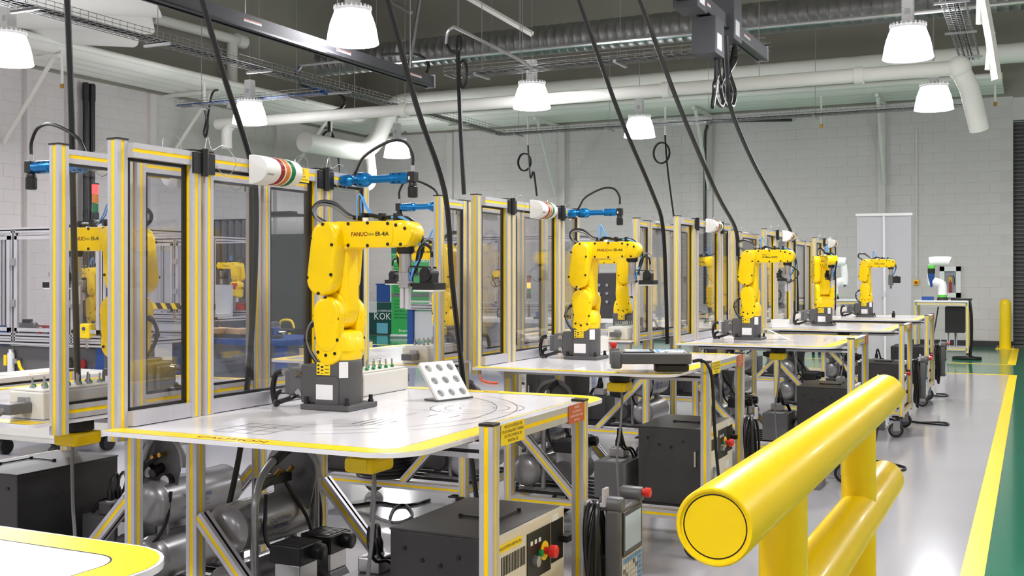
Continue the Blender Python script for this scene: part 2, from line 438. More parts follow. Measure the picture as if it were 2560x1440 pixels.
# spiral galvanised duct
t = thing('spiral_duct', 'long ribbed galvanised spiral duct hung below the ceiling', 'duct')
pr = []; N = 110
for i in range(N): pr += [(i/N, .262), ((i+.08)/N, .272), ((i+.16)/N, .262)]
pr.append((1, .262))
MB().rings((-12.8, 18, 5.6), (5, 18, 5.6), pr, 20).build('duct_run', 'galv', t)
MB().cyl((-10.9, 18, 5.6), (-10.82, 18, 5.6), .28, n=20).build('duct_band', 'alu', t)
for x in (-11.5, -9, -6.5, -4, -1.5): MB().cyl((x, 18, 5.8), (x, 18, 8.6), .008, n=6).build('hanger_rod', 'wire', t)
t = thing('conduit', 'bright thin conduit running along the spiral duct', 'conduit')
MB().tube([(-10.7, 16.9, 5.2), (2, 16.9, 5.2)], .035, n=8, sub=1).build('conduit_run', 'silver', t)
MB().tube([onY(750, 163, 16.9), onY(880, 150, 16.9)], .03, n=8, sub=1).build('conduit_stub', 'silver', t)
MB().tube([onY(*p, 16.9) for p in ((955, 138), (1030, 135), (1065, 150), (1072, 170), (1066, 182))], .03, n=6).build('hose', 'cable', t)
MB().tube([onY(*p, 16.9) for p in ((752, 165), (742, 185), (752, 210), (780, 222), (820, 235), (850, 237), (862, 255), (850, 272), (828, 280), (823, 300), (823, 330))], .03, n=6).build('hose', 'cable', t)
MB().tube([onY(*p, 16.9) for p in ((750, 165), (741, 180), (748, 205), (760, 215), (830, 232))], .025, n=6).build('blue_hose', 'bluepaint', t)
# bent silver conduit arm with hanging cord
t = thing('bent_conduit', 'bent silver conduit arm with black cord hanging from its hook', 'conduit')
MB().tube([onY(*p, 12.6) for p in ((1115, 110), (1118, 82), (1130, 70), (1145, 72), (1230, 115), (1300, 150), (1330, 172))], .022, n=8).build('conduit_run', 'silver', t)
MB().tube([onY(*p, 12.6) for p in ((1116, 112), (1124, 126), (1138, 130), (1150, 118), (1148, 90), (1145, 120), (1147, 200), (1152, 330), (1160, 486))], .028, n=6).build('cord', 'cable', t)
MB().tube([onY(*p, 12.6) for p in ((1150, 160), (1160, 152), (1167, 175), (1165, 205), (1156, 218), (1149, 205), (1148, 175))], .02, n=6, closed=True).build('cord_loop', 'cable', t)
for p in ((1145, 74), (1300, 152)):
    q = onY(*p, 12.6); MB().cyl(q, (q.x, q.y, 8.6), .006, n=5).build('hanger_rod', 'wire', t)
# wire mesh cable trays
def tray(label, pts, w=.3, h=.1, step=.12):
    t = thing('cable_tray', label, 'cable tray')
    for a, b in zip(pts[:-1], pts[1:]):
        a = Vector(a); b = Vector(b); d = (b-a); L = d.length; d.normalize(); s = d.cross(Vector((0, 0, 1))).normalized()
        mb = MB()
        for o, z in ((-w/2, h), (-w/2, h/2), (-w/2, 0), (-w/4, 0), (0, 0), (w/4, 0), (w/2, 0), (w/2, h/2), (w/2, h)):
            p = a+s*o+Vector((0, 0, z)); mb.tube([p, p+d*L], .0045, n=4, sub=1)
        k = 0
        while k*step < L:
            p = a+d*(k*step); U = Vector((0, 0, h)); mb.tube([p-s*w/2+U, p-s*w/2, p+s*w/2, p+s*w/2+U], .004, n=3, sub=1); k += 1
        o = mb.build('wire_basket', 'wire', t, smooth=0); o['kind'] = 'stuff'
        c = MB()
        for q in (-.06, .0, .05): c.tube([a+s*q+Vector((0, 0, .02)), b+s*q+Vector((0, 0, .02))], .012, n=5, sub=1)
        c.build('tray_cables', 'cable' if w > .25 else 'bluepaint', t)
        for q in range(int(L/2.0)+1):
            p = a+d*(.5+q*2.0)
            if (p-a).length < L:
                MB().cyl(p+Vector((0, 0, -.04)), p+Vector((0, 0, 8.6-p.z)), .005, n=5).build('hanger_rod', 'wire', t)
                MB().cbox(p+Vector((0, 0, -.03)), (abs(s.x)*.4+.04, abs(s.y)*.4+.04, .03)).build('strut', 'silver', t, smooth=0)
    return t
tray('long wire mesh cable tray running under the scalloped deck panel', [(-9.95, 6, 4.3), (-9.95, 20.25, 4.3)])
tray('wire mesh cable tray along the far block wall', [(-10.1, 20.45, 4.3), (-.9, 20.45, 4.3)])
tray('wire mesh cable tray full of black cables under spiral duct', [(-7.3, 13.3, 4.12), (-2.9, 13.3, 4.12)], w=.32)
tray('short wire mesh tray with blue cables meeting the long tray', [(-13.4, 14.65, 4.3), (-10.35, 14.65, 4.3)], w=.2)
tray('wire mesh tray dropping along ceiling towards the pipe elbow', [(-.97, 11, 5.0), (-.97, 20, 5.0)], w=.3)
# dark busways with plug-in boxes
def busway(label, x, y0, y1, boxes):
    t = thing('busway', label, 'power rail')
    MB().box(x-.06, x+.06, y0, y1, 3.83, 3.96, 0).box(x-.068, x-.04, y0, y1, 3.815, 3.835, 1).box(x+.04, x+.068, y0, y1, 3.815, 3.835, 1).build('rail', ['busway', 'black'], t, smooth=0)
    MB().box(x-.07, x+.07, y1, y1+.02, 3.81, 3.98).build('end_cap', 'alu', t, smooth=0)
    k = y0+.8
    while k < y1-.5:
        MB().box(x+.06, x+.063, k, k+.28, 3.88, 3.91, 0).box(x+.063, x+.064, k, k+.28, 3.9, 3.908, 1).build('rail_label', ['white', 'red'], t, smooth=0)
        MB().cyl((x, k+.1, 3.96), (x, k+.1, 8.6), .006, n=5).build('hanger_rod', 'wire', t)
        k += 1.6
    for (y, z0, z1) in boxes:
        b = MB().box(x-.11, x+.12, y-.16, y+.16, z0, z1).build('tap_box', 'busway', t, smooth=0, bevel=.006)
        MB().box(x+.12, x+.122, y-.1, y+.06, z0+.05, z0+.2).build('box_label', 'white', b, smooth=0)
busway('dark overhead busway ending beside the bent conduit arm', -7.1, 3, 12.4, [])
busway('dark overhead busway with tap boxes and coiled black cords', -2.8, 1, 12.5, [(9.6, 3.75, 4.3), (10.9, 3.72, 4.25), (10.2, 3.45, 3.8)])
# coiled cords on the second busway
t = thing('cord_coil', 'bundle of coiled black cords hanging from the overhead tap boxes', 'cord')
for (px, dx) in ((1795, 0), (1812, 6), (1822, 12)):
    MB().tube([onX(*p, -2.75) for p in ((px-5, 100), (px-2, 150), (px, 185), (px-10, 215), (px-4, 250), (px+10, 265), (px+16, 230), (px+6, 195), (px+3, 180), (px+dx, 120))], .02, n=6).build('cord', 'cable', t)
MB().tube([onX(*p, -2.75) for p in ((1788, 80), (1790, 180), (1785, 230), (1781, 268), (1788, 230), (1792, 190))], .02, n=6).build('cord', 'cable', t)
MB().tube([onX(*p, -2.75) for p in ((1822, 60), (1835, 110), (1838, 150), (1822, 180))], .025, n=6).build('cord', 'cable', t)
# heavy drop hoses from busway to the carts
def hose(label, pix, X, r=.017, top=True, extra=()):
    P = [onX(px, py, X) for px, py in pix]
    if top:
        d = P[0]-P[1]; d = d/d.z if abs(d.z) > 1e-6 else Vector((0, 0, 1)); P = [P[0]+d*(3.82-P[0].z)*.5+Vector((0, 0, 0)), P[0]]+P[1:]
        P[0] = P[1]+Vector((d.x, d.y, 1))*(3.82-P[1].z)
    P += [Vector(e) for e in extra]
    o = MB().tube(P, r, n=8).build('drop_hose', 'cable'); tag(o, label, 'hose', 'black drop hoses'); return o
hose('thick black hose dropping behind the beacon of nine-hole plate table', [(505, 0), (560, 190), (622, 385), (640, 500), (634, 760), (615, 1000), (598, 1140), (560, 1320)], -2.6, .0105)
hose('thick black hose dropping to the table backing onto nine-hole plate table', [(168, 0), (176, 200), (180, 330), (184, 560), (190, 800), (196, 1000)], -2.9, .0105)
hose('thick black hose dropping in front of the glass beside pendant table', [(970, 0), (1040, 260), (1112, 480), (1130, 700), (1150, 880), (1172, 1090), (1192, 1250)], -2.56, .0135)
hose('black hose dropping to the table beyond the pendant table', [(1447, 0), (1550, 290), (1630, 480), (1656, 560), (1664, 700), (1668, 860)], -2.5, .015)
hose('black hose dropping to the table whose robot is turned aside', [(1600, 0), (1700, 270), (1790, 480), (1838, 570), (1845, 640)], -2.3, .017)
hose('black hose dropping to the last table before banner back', [(1815, 90), (1818, 180), (1826, 268), (1880, 400), (1945, 520), (1980, 590), (1990, 680), (1994, 780)], -2.2, .018, top=False)
# thin hanging air hoses with coils, by the far wall
def aircoil(label, px, y0, y1, Y, rr, ly):
    t = thing('air_drop', label, 'air hose', group='air drops with coiled hose')
    MB().cyl(onY(px, y0, Y), onY(px, y0+75, Y), .025, n=8).build('pipe_drop', 'paintwhite', t)
    MB().tube([onY(px, y0+75, Y), onY(px+1, ly, Y), onY(px+6, ly+60, Y), onY(px+14, y1-60, Y), onY(px+22, y1, Y)], .02, n=6).build('hose', 'cable', t)
    c = onY(px-10, ly+20, Y)
    for q in (0, .04): MB().tube([(c.x+rr*math.cos(a), Y+q, c.z+rr*1.25*math.sin(a)) for a in [2*PI*i/12 for i in range(12)]], .016, n=6, closed=True, sub=3).build('hose_coil', 'cable', t)
aircoil('white drop pipe with coiled black hose over pendant table fence', 1320, 288, 490, 21.6, .15, 385)
aircoil('white drop pipe with coiled black hose between two drop hoses', 1663, 263, 545, 21.6, .17, 362)
aircoil('white drop pipe with coiled black hose near the canopy brace', 828, 265, 430, 19.4, .15, 330)
t = thing('air_drop', 'short white drop pipe with looped black lead under left canopy', 'air hose')
MB().cyl(onX(511, 196, -13.6), onX(511, 275, -13.6), .025, n=8).build('pipe_drop', 'paintwhite', t)
MB().tube([onX(*p, -13.6) for p in ((512, 275), (516, 300), (510, 330), (514, 342), (519, 320), (520, 290), (530, 235), (545, 225))], .02, n=6).build('hose', 'cable', t)
for px, y0, y1, lab in ((155, 108, 210, 'short white drop pipe with valve by the bare left canopy'), (2053, 235, 310, 'short white drop pipe with valve left of the banner'), (2488, 212, 255, 'short white drop pipe with valve beside shutter door')):
    Y = 21.6 if px > 400 else 12.3
    t = thing('drop_pipe', lab, 'pipe'); MB().cyl(onY(px, y0, Y), onY(px, y1, Y), .022, n=8).build('pipe_drop', 'paintwhite', t); MB().cyl(onY(px, y1, Y), onY(px, y1+10, Y), .03, n=8).build('valve', 'brass', t)
# black lead along the far wall down column
t = thing('wall_conduit', 'black conduit bending down the column beside drop hoses', 'conduit')
MB().tube([onY(*p, WY-.16) for p in ((1980, 300), (1800, 303), (1775, 306), (1766, 320), (1762, 360), (1762, 560), (1762, 760))], .03, n=6).build('conduit_run', 'cable', t)
t = thing('wall_conduit', 'white thin conduit running down to wall emergency stop', 'conduit')
MB().tube([onY(2291, 320, WY-.03), onY(2291, 698, WY-.03)], .02, n=6, sub=1).build('conduit_run', 'paintwhite', t)
# roof joist diagonals
t = thing('roof_joist', 'pale steel roof joist with diagonal webs over the bent conduit arm', 'joist')
MB().tube([onY(1110, -40, 16), onY(1330, 85, 16)], .05, n=6, sub=1).build('web', 'paintwhite', t)
MB().tube([onY(955, -10, 15), onY(1028, 32, 15)], .035, n=6, sub=1).build('web', 'galv', t)
MB().tube([onY(1050, 0, 15), onY(1022, 170, 15)], .035, n=6, sub=1).build('web', 'galv', t)
t = thing('roof_joist', 'pale steel brace over the pipe elbow beside shutter door', 'joist')
MB().tube([onY(2455, -20, 14), onY(2475, 90, 14), onY(2492, 200, 14)], .06, n=6, sub=1).build('web', 'paintwhite', t)
MB().tube([onY(2450, -20, 14), onY(2448, 60, 14)], .04, n=6, sub=1).build('web', 'paintwhite', t)
MB().tube([onY(2480, 80, 14), onY(2470, 175, 14)], .04, n=6, sub=1).build('web', 'paintwhite', t)
# purlins under the ceiling
for k, y in enumerate((4, 10, 14, 19.5)):
    struct(MB().box(WX, 9, y-.1, y+.1, 8.25, 8.6).build('trim_purlin', 'ceiling', smooth=0))
# ------------------------------------------------------------ high bay lamps
LZ = 3.88
def lamp_proto():
    t = thing('high_bay_lamp', 'x', 'lamp', (0, 0, 0), 0, 'high bay lamps')
    R = [(.0, .282), (.02, .285), (.03, .28), (.35, .263), (.6, .243), (.85, .212), (1, .19)]
    mb = MB(); n = 36; vs = []; fs = []; hh = .35
    for tt, r in R+[(1, .185), (.5, .24), (.03, .272)]:
        for i in range(n): a = 2*PI*i/n; vs.append((r*math.cos(a), r*math.sin(a), hh*tt))
    K = len(R)+3
    for k in range(K-1):
        for i in range(n): j = (i+1) % n; fs.append((k*n+i, k*n+j, (k+1)*n+j, (k+1)*n+i))
    mb.add(vs, fs).build('shade', 'lampglow', t)
    mb = MB().cyl((0, 0, .34), (0, 0, .375), .2, n=36)
    for i in range(24):
        a = 2*PI*i/24; mb.cbox((.195*math.cos(a), .195*math.sin(a), .385), (.025, .018, .03), R=Matrix.Rotation(a, 3, 'Z'))
    mb.build('shade_collar', 'white', t)
    mb = MB().box(-.06, .06, -.06, .06, .37, .72)
    for k in range(13):
        z = .40+k*.023
        for s in (-1, 1): mb.box(-.065, .065, s*.06-.006, s*.06+.006, z, z+.011); mb.box(s*.06-.006, s*.06+.006, -.065, .065, z, z+.011)
    b = mb.build('driver_housing', 'white', t, smooth=0)
    MB().box(-.03, .03, -.0675, -.0655, .5, .57).build('rating_plate', 'clothgrey', b, smooth=0)
    MB().tube([(0, 0, .72), (0, 0, .77), (.02, 0, .79), (0, 0, .81), (0, 0, 8.6-LZ)], .006, n=5, sub=1).build('hanger_wire', 'wire', t)
    return t
LP = lamp_proto(); first = True
LAMPS = [(-6.66, 9.95, 'over the dark busway', 1), (-6.8, 14.95, 'beside the bent conduit arm', 1), (-6.45, 18.9, 'behind a drop hose under insulated duct', 1), (-12.2, 19.9, 'at the insulated duct elbow', 1),
         (-11.7, 14.45, 'above the short blue cable tray', 1), (-11.0, 9.15, 'under the scalloped deck panel', 1), (-1.31, 13.4, 'before the spiral duct near pipe elbow', 1), (-1.36, 17.7, 'beside the pipe elbow', 1)]
for x in (-11.4, -6.6, -1.3, 4):
    for y in (-5, 0.2, 5.0): LAMPS.append((x, y, 'over the carts', 0))
LAMPS.append((-1.3, 9.1, 'over the carts', 0))
for y in (9.5, 14.4, 19.2): LAMPS.append((4, y, 'over the green aisle', 0))
for x, y, w, vis in LAMPS:
    lab = 'glowing white high bay lamp '+w
    if first: LP.location = (x, y, LZ); LP['label'] = lab; first = False
    else: dup(LP, (x, y, LZ), 0, lab)
    ld = bpy.data.lights.new('lamp_light', 'AREA'); ld.shape = 'DISK'; ld.size = .42; ld.energy = LAMP_W; ld.color = (1, .985, .96); ld.spread = PI
    lo = bpy.data.objects.new('lamp_light', ld); C.objects.link(lo); lo.location = (x, y, LZ+.045)
# ------------------------------------------------------------ robot training cart (local: +x = controller side, table top at .91)
TZ = .91; FT = 1.758; FX = -.5          # table top, fence top, fence plane
def make_cart():
    t = thing('robot_cart', 'x', 'cart', (0, 0, 0), 0, 'robot training carts')
    # table top
    hx, hy = .515, .745
    poly = rrect(-hx, hx, -hy, hy, (.02, .13, .13, .02))
    mb = MB().prism(poly, lambda p: (p[0], p[1], TZ-.012), lambda p: (p[0], p[1], TZ))
    top = mb.build('tabletop', 'tabletop', t, smooth=30)
    def ring(a, b, z, m='tape', name='border_tape'):
        mb = MB(); n = len(a); vs = [(p[0], p[1], z) for p in a]+[(p[0], p[1], z) for p in b]
        mb.add(vs, [(i, (i+1) % n, n+(i+1) % n, n+i) for i in range(n)]); return mb.build(name, m, top, smooth=0)
    e = .006
    ring(rrect(-hx+e, hx-e, -hy+e, hy-e, (.015, .125, .125, .015)), rrect(-hx+.02, hx-.08, -hy+.072, hy-.072, (.003, .06, .06, .003)), TZ+.0006)
    ring(rrect(-hx+.02, hx-.08, -hy+.072, hy-.072, (.003, .06, .06, .003)), rrect(-hx+.021, hx-.082, -hy+.074, hy-.074, (.003, .06, .06, .003)), TZ+.0007, 'ink', 'border_line')
    # printed layout lines
    mb = MB(); z = TZ+.0008
    def seg(a, b, w=.0024):
        a = Vector((a[0], a[1], z)); b = Vector((b[0], b[1], z)); d = (b-a).normalized(); s = Vector((-d.y, d.x, 0))*w/2
        mb.add([a-s, b-s, b+s, a+s], [(0, 1, 2, 3)])
    def arc(c, r, a0, a1, n=48, w=.0022, sx=1):
        P = [(c[0]+sx*r*math.cos(math.radians(a0+(a1-a0)*i/n)), c[1]+r*math.sin(math.radians(a0+(a1-a0)*i/n))) for i in range(n+1)]
        for p, q in zip(P[:-1], P[1:]): seg(p, q, w)
    arc((-.22, .02), .62, -62, 62); arc((-.22, .02), .55, -70, 70)
    for c, r in (((.22, .22), .16), ((.22, .22), .11), ((.22, .22), .06)): arc(c, r, 0, 360, 40)
    for i in range(4): seg((-.22+.06*i, -.6), (-.22+.06*i, -.42)); seg((-.22, -.6+.06*i), (-.04, -.6+.06*i))
    for k in range(4): seg((.06+.03*k, -.30), (.06+.03*k, -.16), .003); seg((.10+.08*k, -.05), (.10+.08*k, .02), .0025)
    for k in range(3): seg((-.05+.1*k, -.38), (0.02+.1*k, -.3), .002)
    for k in range(10): seg((.02+.018*k, .08), (.02+.018*k, .1), .002); seg((.04+.03*k, .42), (.06+.03*k, .42), .002)
    mb.build('printed_lines', 'ink', top, smooth=0)
    text('CAUTION', .036, 'caution_print', 'inkred', top, (-.06, -hy+.036, TZ+.0012), (0, 0, 0), sx=1.5)
    text('CAUTION', .036, 'caution_print', 'inkred', top, (-.06, hy-.036, TZ+.0012), (0, 0, PI), sx=1.5)
    # legs and frame
    LX0, LX1, LY0, LY1 = -.475, .57, -.385, .285
    for x, tz in ((LX0, TZ-.015), (LX1, .945)):
        for y in (LY0, LY1):
            bar('leg', (x, y, .17), (x, y, tz), (0, -1, 0), t, .042, strips='yyyy')
            if x > 0: MB().box(x-.023, x+.023, y-.023, y+.023, tz, tz+.008).build('post_cap', 'black', t, smooth=0, bevel=.002)
    for y in (LY0, LY1):
        bar('bottom_rail', (LX0+.021, y, .205), (LX1-.021, y, .205), (0, 0, 1), t, strips='yyyy')
        bar('top_rail', (LX0+.021, y, TZ-.035), (LX1-.021, y, TZ-.035), (0, 0, 1), t, strips='-s-s')
        bar('brace', (LX0+.02, y, .60), (LX0+.38, y, .225), (0, 1 if y > 0 else -1, 0), t, strips='ysys')
    for x in (LX0, LX1):
        bar('bottom_rail', (x, LY0+.021, .205), (x, LY1-.021, .205), (0, 0, 1), t)
    bar('front_rail', (LX1, LY0+.021, .918), (LX1, LY1-.021, .918), (1, 0, 0), t, .04, .05, strips='y-s-')
    for k in range(6):
        y = LY0+.09+k*.095; MB().box(LX0, LX1, y-.018, y+.018, .226, .236).build('shelf_slat', 'alu_slot', t, smooth=0)
    for x in (LX0, LX1):
        for y in (LY0, LY1):
            cx, cy = x+(.03 if x < 0 else -.03), y
            c = MB().box(cx-.045, cx+.045, cy-.04, cy+.04, .168, .176, 0).cyl((cx, cy, .14), (cx, cy, .168), .02, n=10, m=0)
            c.box(cx-.035, cx+.02, cy-.03, cy-.026, .055, .15, 1).box(cx-.035, cx+.02, cy+.026, cy+.03, .055, .15, 1).box(cx-.035, cx+.02, cy-.03, cy+.03, .14, .148, 1)
            c = c.build('caster', ['black', 'silver'], t)
            w = MB().rings((cx-.015, cy-.02, .062), (cx-.015, cy+.02, .062), [(0, .052), (.08, .062), (.92, .062), (1, .052)], 20, 0).cyl((cx-.015, cy-.024, .062), (cx-.015, cy+.024, .062), .042, n=18, m=1).cyl((cx-.015, cy-.034, .062), (cx-.015, cy+.034, .062), .011, n=8, m=2)
            w.build('wheel', ['rubber', 'midgrey', 'silver'], c)
    # labels on the controller side
    x = LX1+.0215
    l = MB().box(x, x+.001, LY0+.03, LY0+.185, .885, .945).build('cart_label', 'yellowlabel', t, smooth=0)
    for k, s in enumerate(('THIS CART IS INTENDED FOR', 'EDUCATIONAL ROBOT TRAINING,', 'NOT FOR COMMERCIAL OR', 'INDUSTRIAL USE.')):
        text(s, .0125, 'label_text', 'inkblack', l, (x+.0015, LY0+.107, .935-.0135*k), (PI/2, 0, PI/2), sx=.72)
    l = MB().box(x, x+.001, LY1-.15, LY1-.015, .885, .945).build('warning_label', 'warnlabel', t, smooth=0)
    for k, s in enumerate(('WARNING', 'DO NOT OPERATE THIS', 'EQUIPMENT WITHOUT TRAINING', 'READ MANUAL')):
        text(s, .013 if k == 0 else .010, 'label_text', 'white', l, (x+.0015, LY1-.082, .935-.0135*k), (PI/2, 0, PI/2), sx=.7)
    MB().box(hx-.07, hx-.002, .02, .16, TZ+.0015, TZ+.0035).build('tabletop_label', 'yellowlabel', t, smooth=0)
    # fence
    spans = ((-.685, -.355), (-.335, .315), (.335, .665)); w = .04
    for a, b in spans:
        for y in (a+w/2, b-w/2):
            z0 = TZ-.012 if abs(y) < .6 else TZ-.04
            bar('fence_post', (FX if abs(y) < .6 else FX-.024, y, TZ+.001 if abs(y) < .6 else z0), (FX if abs(y) < .6 else FX-.024, y, FT if abs(y) < .6 else FT+.006), (1, 0, 0), t, w, strips='yyyy')
        for z in (TZ+.025, FT-.023):
            bar('fence_rail', (FX, a+w, z), (FX, b-w, z), (1, 0, 0), t, .036, .044, strips='y-y-' if z > 1.2 else '--y-')
        y0, y1, z0, z1 = a+w, b-w, TZ+.047, FT-.045; g = .009
        mb = MB()
        for q in ((y0, y1, z0, z0+g), (y0, y1, z1-g, z1), (y0, y0+g, z0, z1), (y1-g, y1, z0, z1)): mb.box(FX-.018, FX-.004, *q)
        mb.build('gasket', 'black', t, smooth=0)
        MB().box(FX-.014, FX-.008, y0+g*.5, y1-g*.5, z0+g*.5, z1-g*.5).build('pane', 'pane', t, smooth=0)
    for y in (spans[0][0]+w/2, spans[2][1]-w/2):
        MB().box(FX-.046, FX-.002, y-.022, y+.022, FT+.006, FT+.011).build('post_cap', 'black', t, smooth=0)
    for y in (-.345, .325):
        h = MB().box(FX+.0185, FX+.026, y-.05, y-.012, FT-.07, FT-.003).box(FX+.0185, FX+.026, y+.012, y+.05, FT-.07, FT-.003).cyl((FX+.027, y, FT-.078), (FX+.027, y, FT+.01), .012, n=12)
        h.box(FX-.02, FX+.02, y-.05, y+.05, FT, FT+.006)
        h = h.build('hinge', 'black', t)
        MB().tube([(FX+.027, y, FT+.008), (FX+.03, y+.01, FT+.05), (FX+.03, y+.03, FT+.01), (FX+.03, y+.09, FT+.03), (FX+.03, y+.15, FT-.02), (FX+.03, y+.10, FT-.07), (FX+.03, y+.05, FT-.04)], .0013, n=5).build('pin_lanyard', 'silver', h)
        MB().tube([(FX, y-.16, FT), (FX, y-.155, FT+.03), (FX, y-.12, FT+.045), (FX, y-.085, FT+.03), (FX, y-.08, FT)], .0013, n=5).build('pin_lanyard', 'silver', h)
    MB().box(FX+.0185, FX+.0195, .12, .225, FT-.055, FT-.004).build('fence_label', 'yellowlabel', t, smooth=0)
    for k, s in enumerate(('WARNING', 'BACK OF CART', 'MUST BE NO MORE', 'THAN 6 INCHES FROM WALL')):
        text(s, .012 if k == 0 else .009, 'label_text', 'inkblack', t, (FX+.0205, .172, FT-.013-.011*k), (PI/2, 0, PI/2), sx=.8)
    MB().prism([(FX-.03, TZ-.014), (LX0, TZ-.014), (LX0, TZ-.08)], lambda p: (p[0], -.45, p[1]), lambda p: (p[0], -.36, p[1])).build('gusset', 'alu', t, smooth=0)
    # e-stop style gearbox / motor under the table (yellow drive cover hanging below)
    return t
CART = make_cart()
def make_beacon():
    """half-dome wall beacon on the fence top rail, axis along local y"""
    t = thing('warning_beacon', 'x', 'beacon', (0, 0, 0), 0, 'dome beacons on the fences')
    MB().box(-.01, .012, -.1, .1, -.05, .05).build('back_plate', 'white', t, smooth=0, bevel=.003)
    def dome(y0, y1, r, name, m, n=14, par=t):
        secs = []
        for y, q in ((y0, r-.001), (y0, r), (y1, r), (y1, r-.001)):
            ring = [(.01+q*math.sin(PI*i/n)*1.25, y, .0+q*math.cos(PI*i/n)) for i in range(n+1)]
            secs.append(ring)
        return MB().loft(secs).build(name, m, par, smooth=60)
    b = dome(-.1, .1, .047, 'housing', 'white')
    for k, m in enumerate(('lensred', 'lensorange', 'lensgreen')):
        dome(-.022+.03*k, -.002+.03*k, .0482, 'lens', m)
    for k in range(5): MB().box(.06, .0655, -.09+.007*k, -.087+.007*k, -.02, .0).build('vent_slot', 'midgrey', b, smooth=0)
    return t
BEACON = make_beacon()
def make_cam(length=.30):
    """blue articulated arm along +x carrying a small downward camera, with cable back to the fence"""
    t = thing('vision_camera', 'x', 'camera', (0, 0, 0), 0, 'vision cameras on blue arms')
    L = length
    a = MB().rings((0, 0, 0), (.055, 0, 0), [(0, .021), (.6, .024), (.75, .02), (1, .014)], 18).rings((.05, 0, 0), (.13, 0, 0), [(0, .014), (.1, .022), (.3, .028), (.75, .028), (.9, .022), (1, .016)], 20)
    a.cyl((.13, 0, 0), (L-.08, 0, 0), .015, n=16).rings((L-.085, 0, 0), (L, 0, 0), [(0, .016), (.08, .022), (.8, .022), (.9, .019), (1, .019)], 18)
    a = a.build('arm', 'bluealu', t)
    mb = MB()
    for x in (.072, .095):
        for k in range(4): an = PI/4+PI/2*k; mb.cbox((x, .0262*math.cos(an), .0262*math.sin(an)), (.012, .006, .006), R=Matrix.Rotation(an, 3, 'X'))
    for x in (L-.06, L-.035):
        for k in range(4): an = PI/4+PI/2*k; mb.cbox((x, .0205*math.cos(an), .0205*math.sin(an)), (.012, .005, .005), R=Matrix.Rotation(an, 3, 'X'))
    mb.build('arm_slots', 'black', a)
    c = MB().box(L, L+.03, -.017, .017, -.018, .022).build('camera_body', 'black', t, smooth=0, bevel=.002)
    MB().box(L+.005, L+.012, -.0176, -.017, -.008, .004).build('body_print', 'white', c, smooth=0)
    MB().rings((L+.015, 0, -.018), (L+.015, 0, -.075), [(0, .014), (.1, .016), (.25, .016), (.3, .019), (.95, .019), (1, .015)], 18).build('lens', 'black', t)
    MB().cyl((L+.015, 0, .02), (L+.015, 0, .045), .008, n=12).build('connector', 'silver', c)
    MB().tube([(L+.015, 0, .045), (L+.013, 0, .09), (L-.02, 0, .135), (L-.09, 0, .14), (L-.2, .0, .09), (.05, 0, .02), (-.02, 0, .0)], .006, n=7).build('camera_cable', 'cable', t)
    return t
CAMR = make_cam(.30); 
CARTS = {   # key: (x, y, rz, phrase)
 'R0': (-1.735, .635, 0, 'table in front of the nine-hole plate table'), 'R1': (-1.93, 3.09, 0, 'nine-hole plate table'), 'R2': (-1.985, 5.51, 0, 'table with pendant lying on it'),
 'R3': (-1.65, 7.82, 0, 'table beyond the pendant table'), 'R4': (-1.57, 10.1, 0, 'table whose robot is turned aside'), 'R5': (-1.57, 12.5, 0, 'last table before the banner back'),
 'L1': (-3.24, 3.09, PI, 'table backing onto nine-hole plate table'), 'L2': (-3.24, 5.48, PI, 'table backing onto the pendant table'),
 'L3': (-3.04, 7.95, PI, 'table beyond the one backing pendant table'), 'L4': (-2.92, 10.2, PI, 'table behind the turned robot table'), 'L5': (-2.9, 12.55, PI, 'table behind the last table')}
def place(key, lx, ly, lz=0):
    x, y, r, _ = CARTS[key]; c, s = math.cos(r), math.sin(r); return Vector((x+lx*c-ly*s, y+lx*s+ly*c, lz))
_used = {}
def put(proto, key, lx, ly, lz, label, rz=0, rz_abs=None):
    r = CARTS[key][2]+rz if rz_abs is None else rz_abs; p = place(key, lx, ly, lz)
    if proto.name not in _used:
        _used[proto.name] = 1; proto.location = p; proto.rotation_euler = (0, 0, r); proto['label'] = label; return proto
    return dup(proto, p, r, label)
for k, (x, y, r, ph) in CARTS.items():
    put(CART, k, 0, 0, 0, 'aluminium robot cart with glass fence, '+ph)
    if k != 'R0':
        put(BEACON, k, FX+.03, -.02, FT-.035, 'white dome beacon on the fence of '+ph)
        if k[1] in '12': put(CAMR, k, FX+.02, .44, FT-.03, 'blue arm camera on the fence of '+ph)
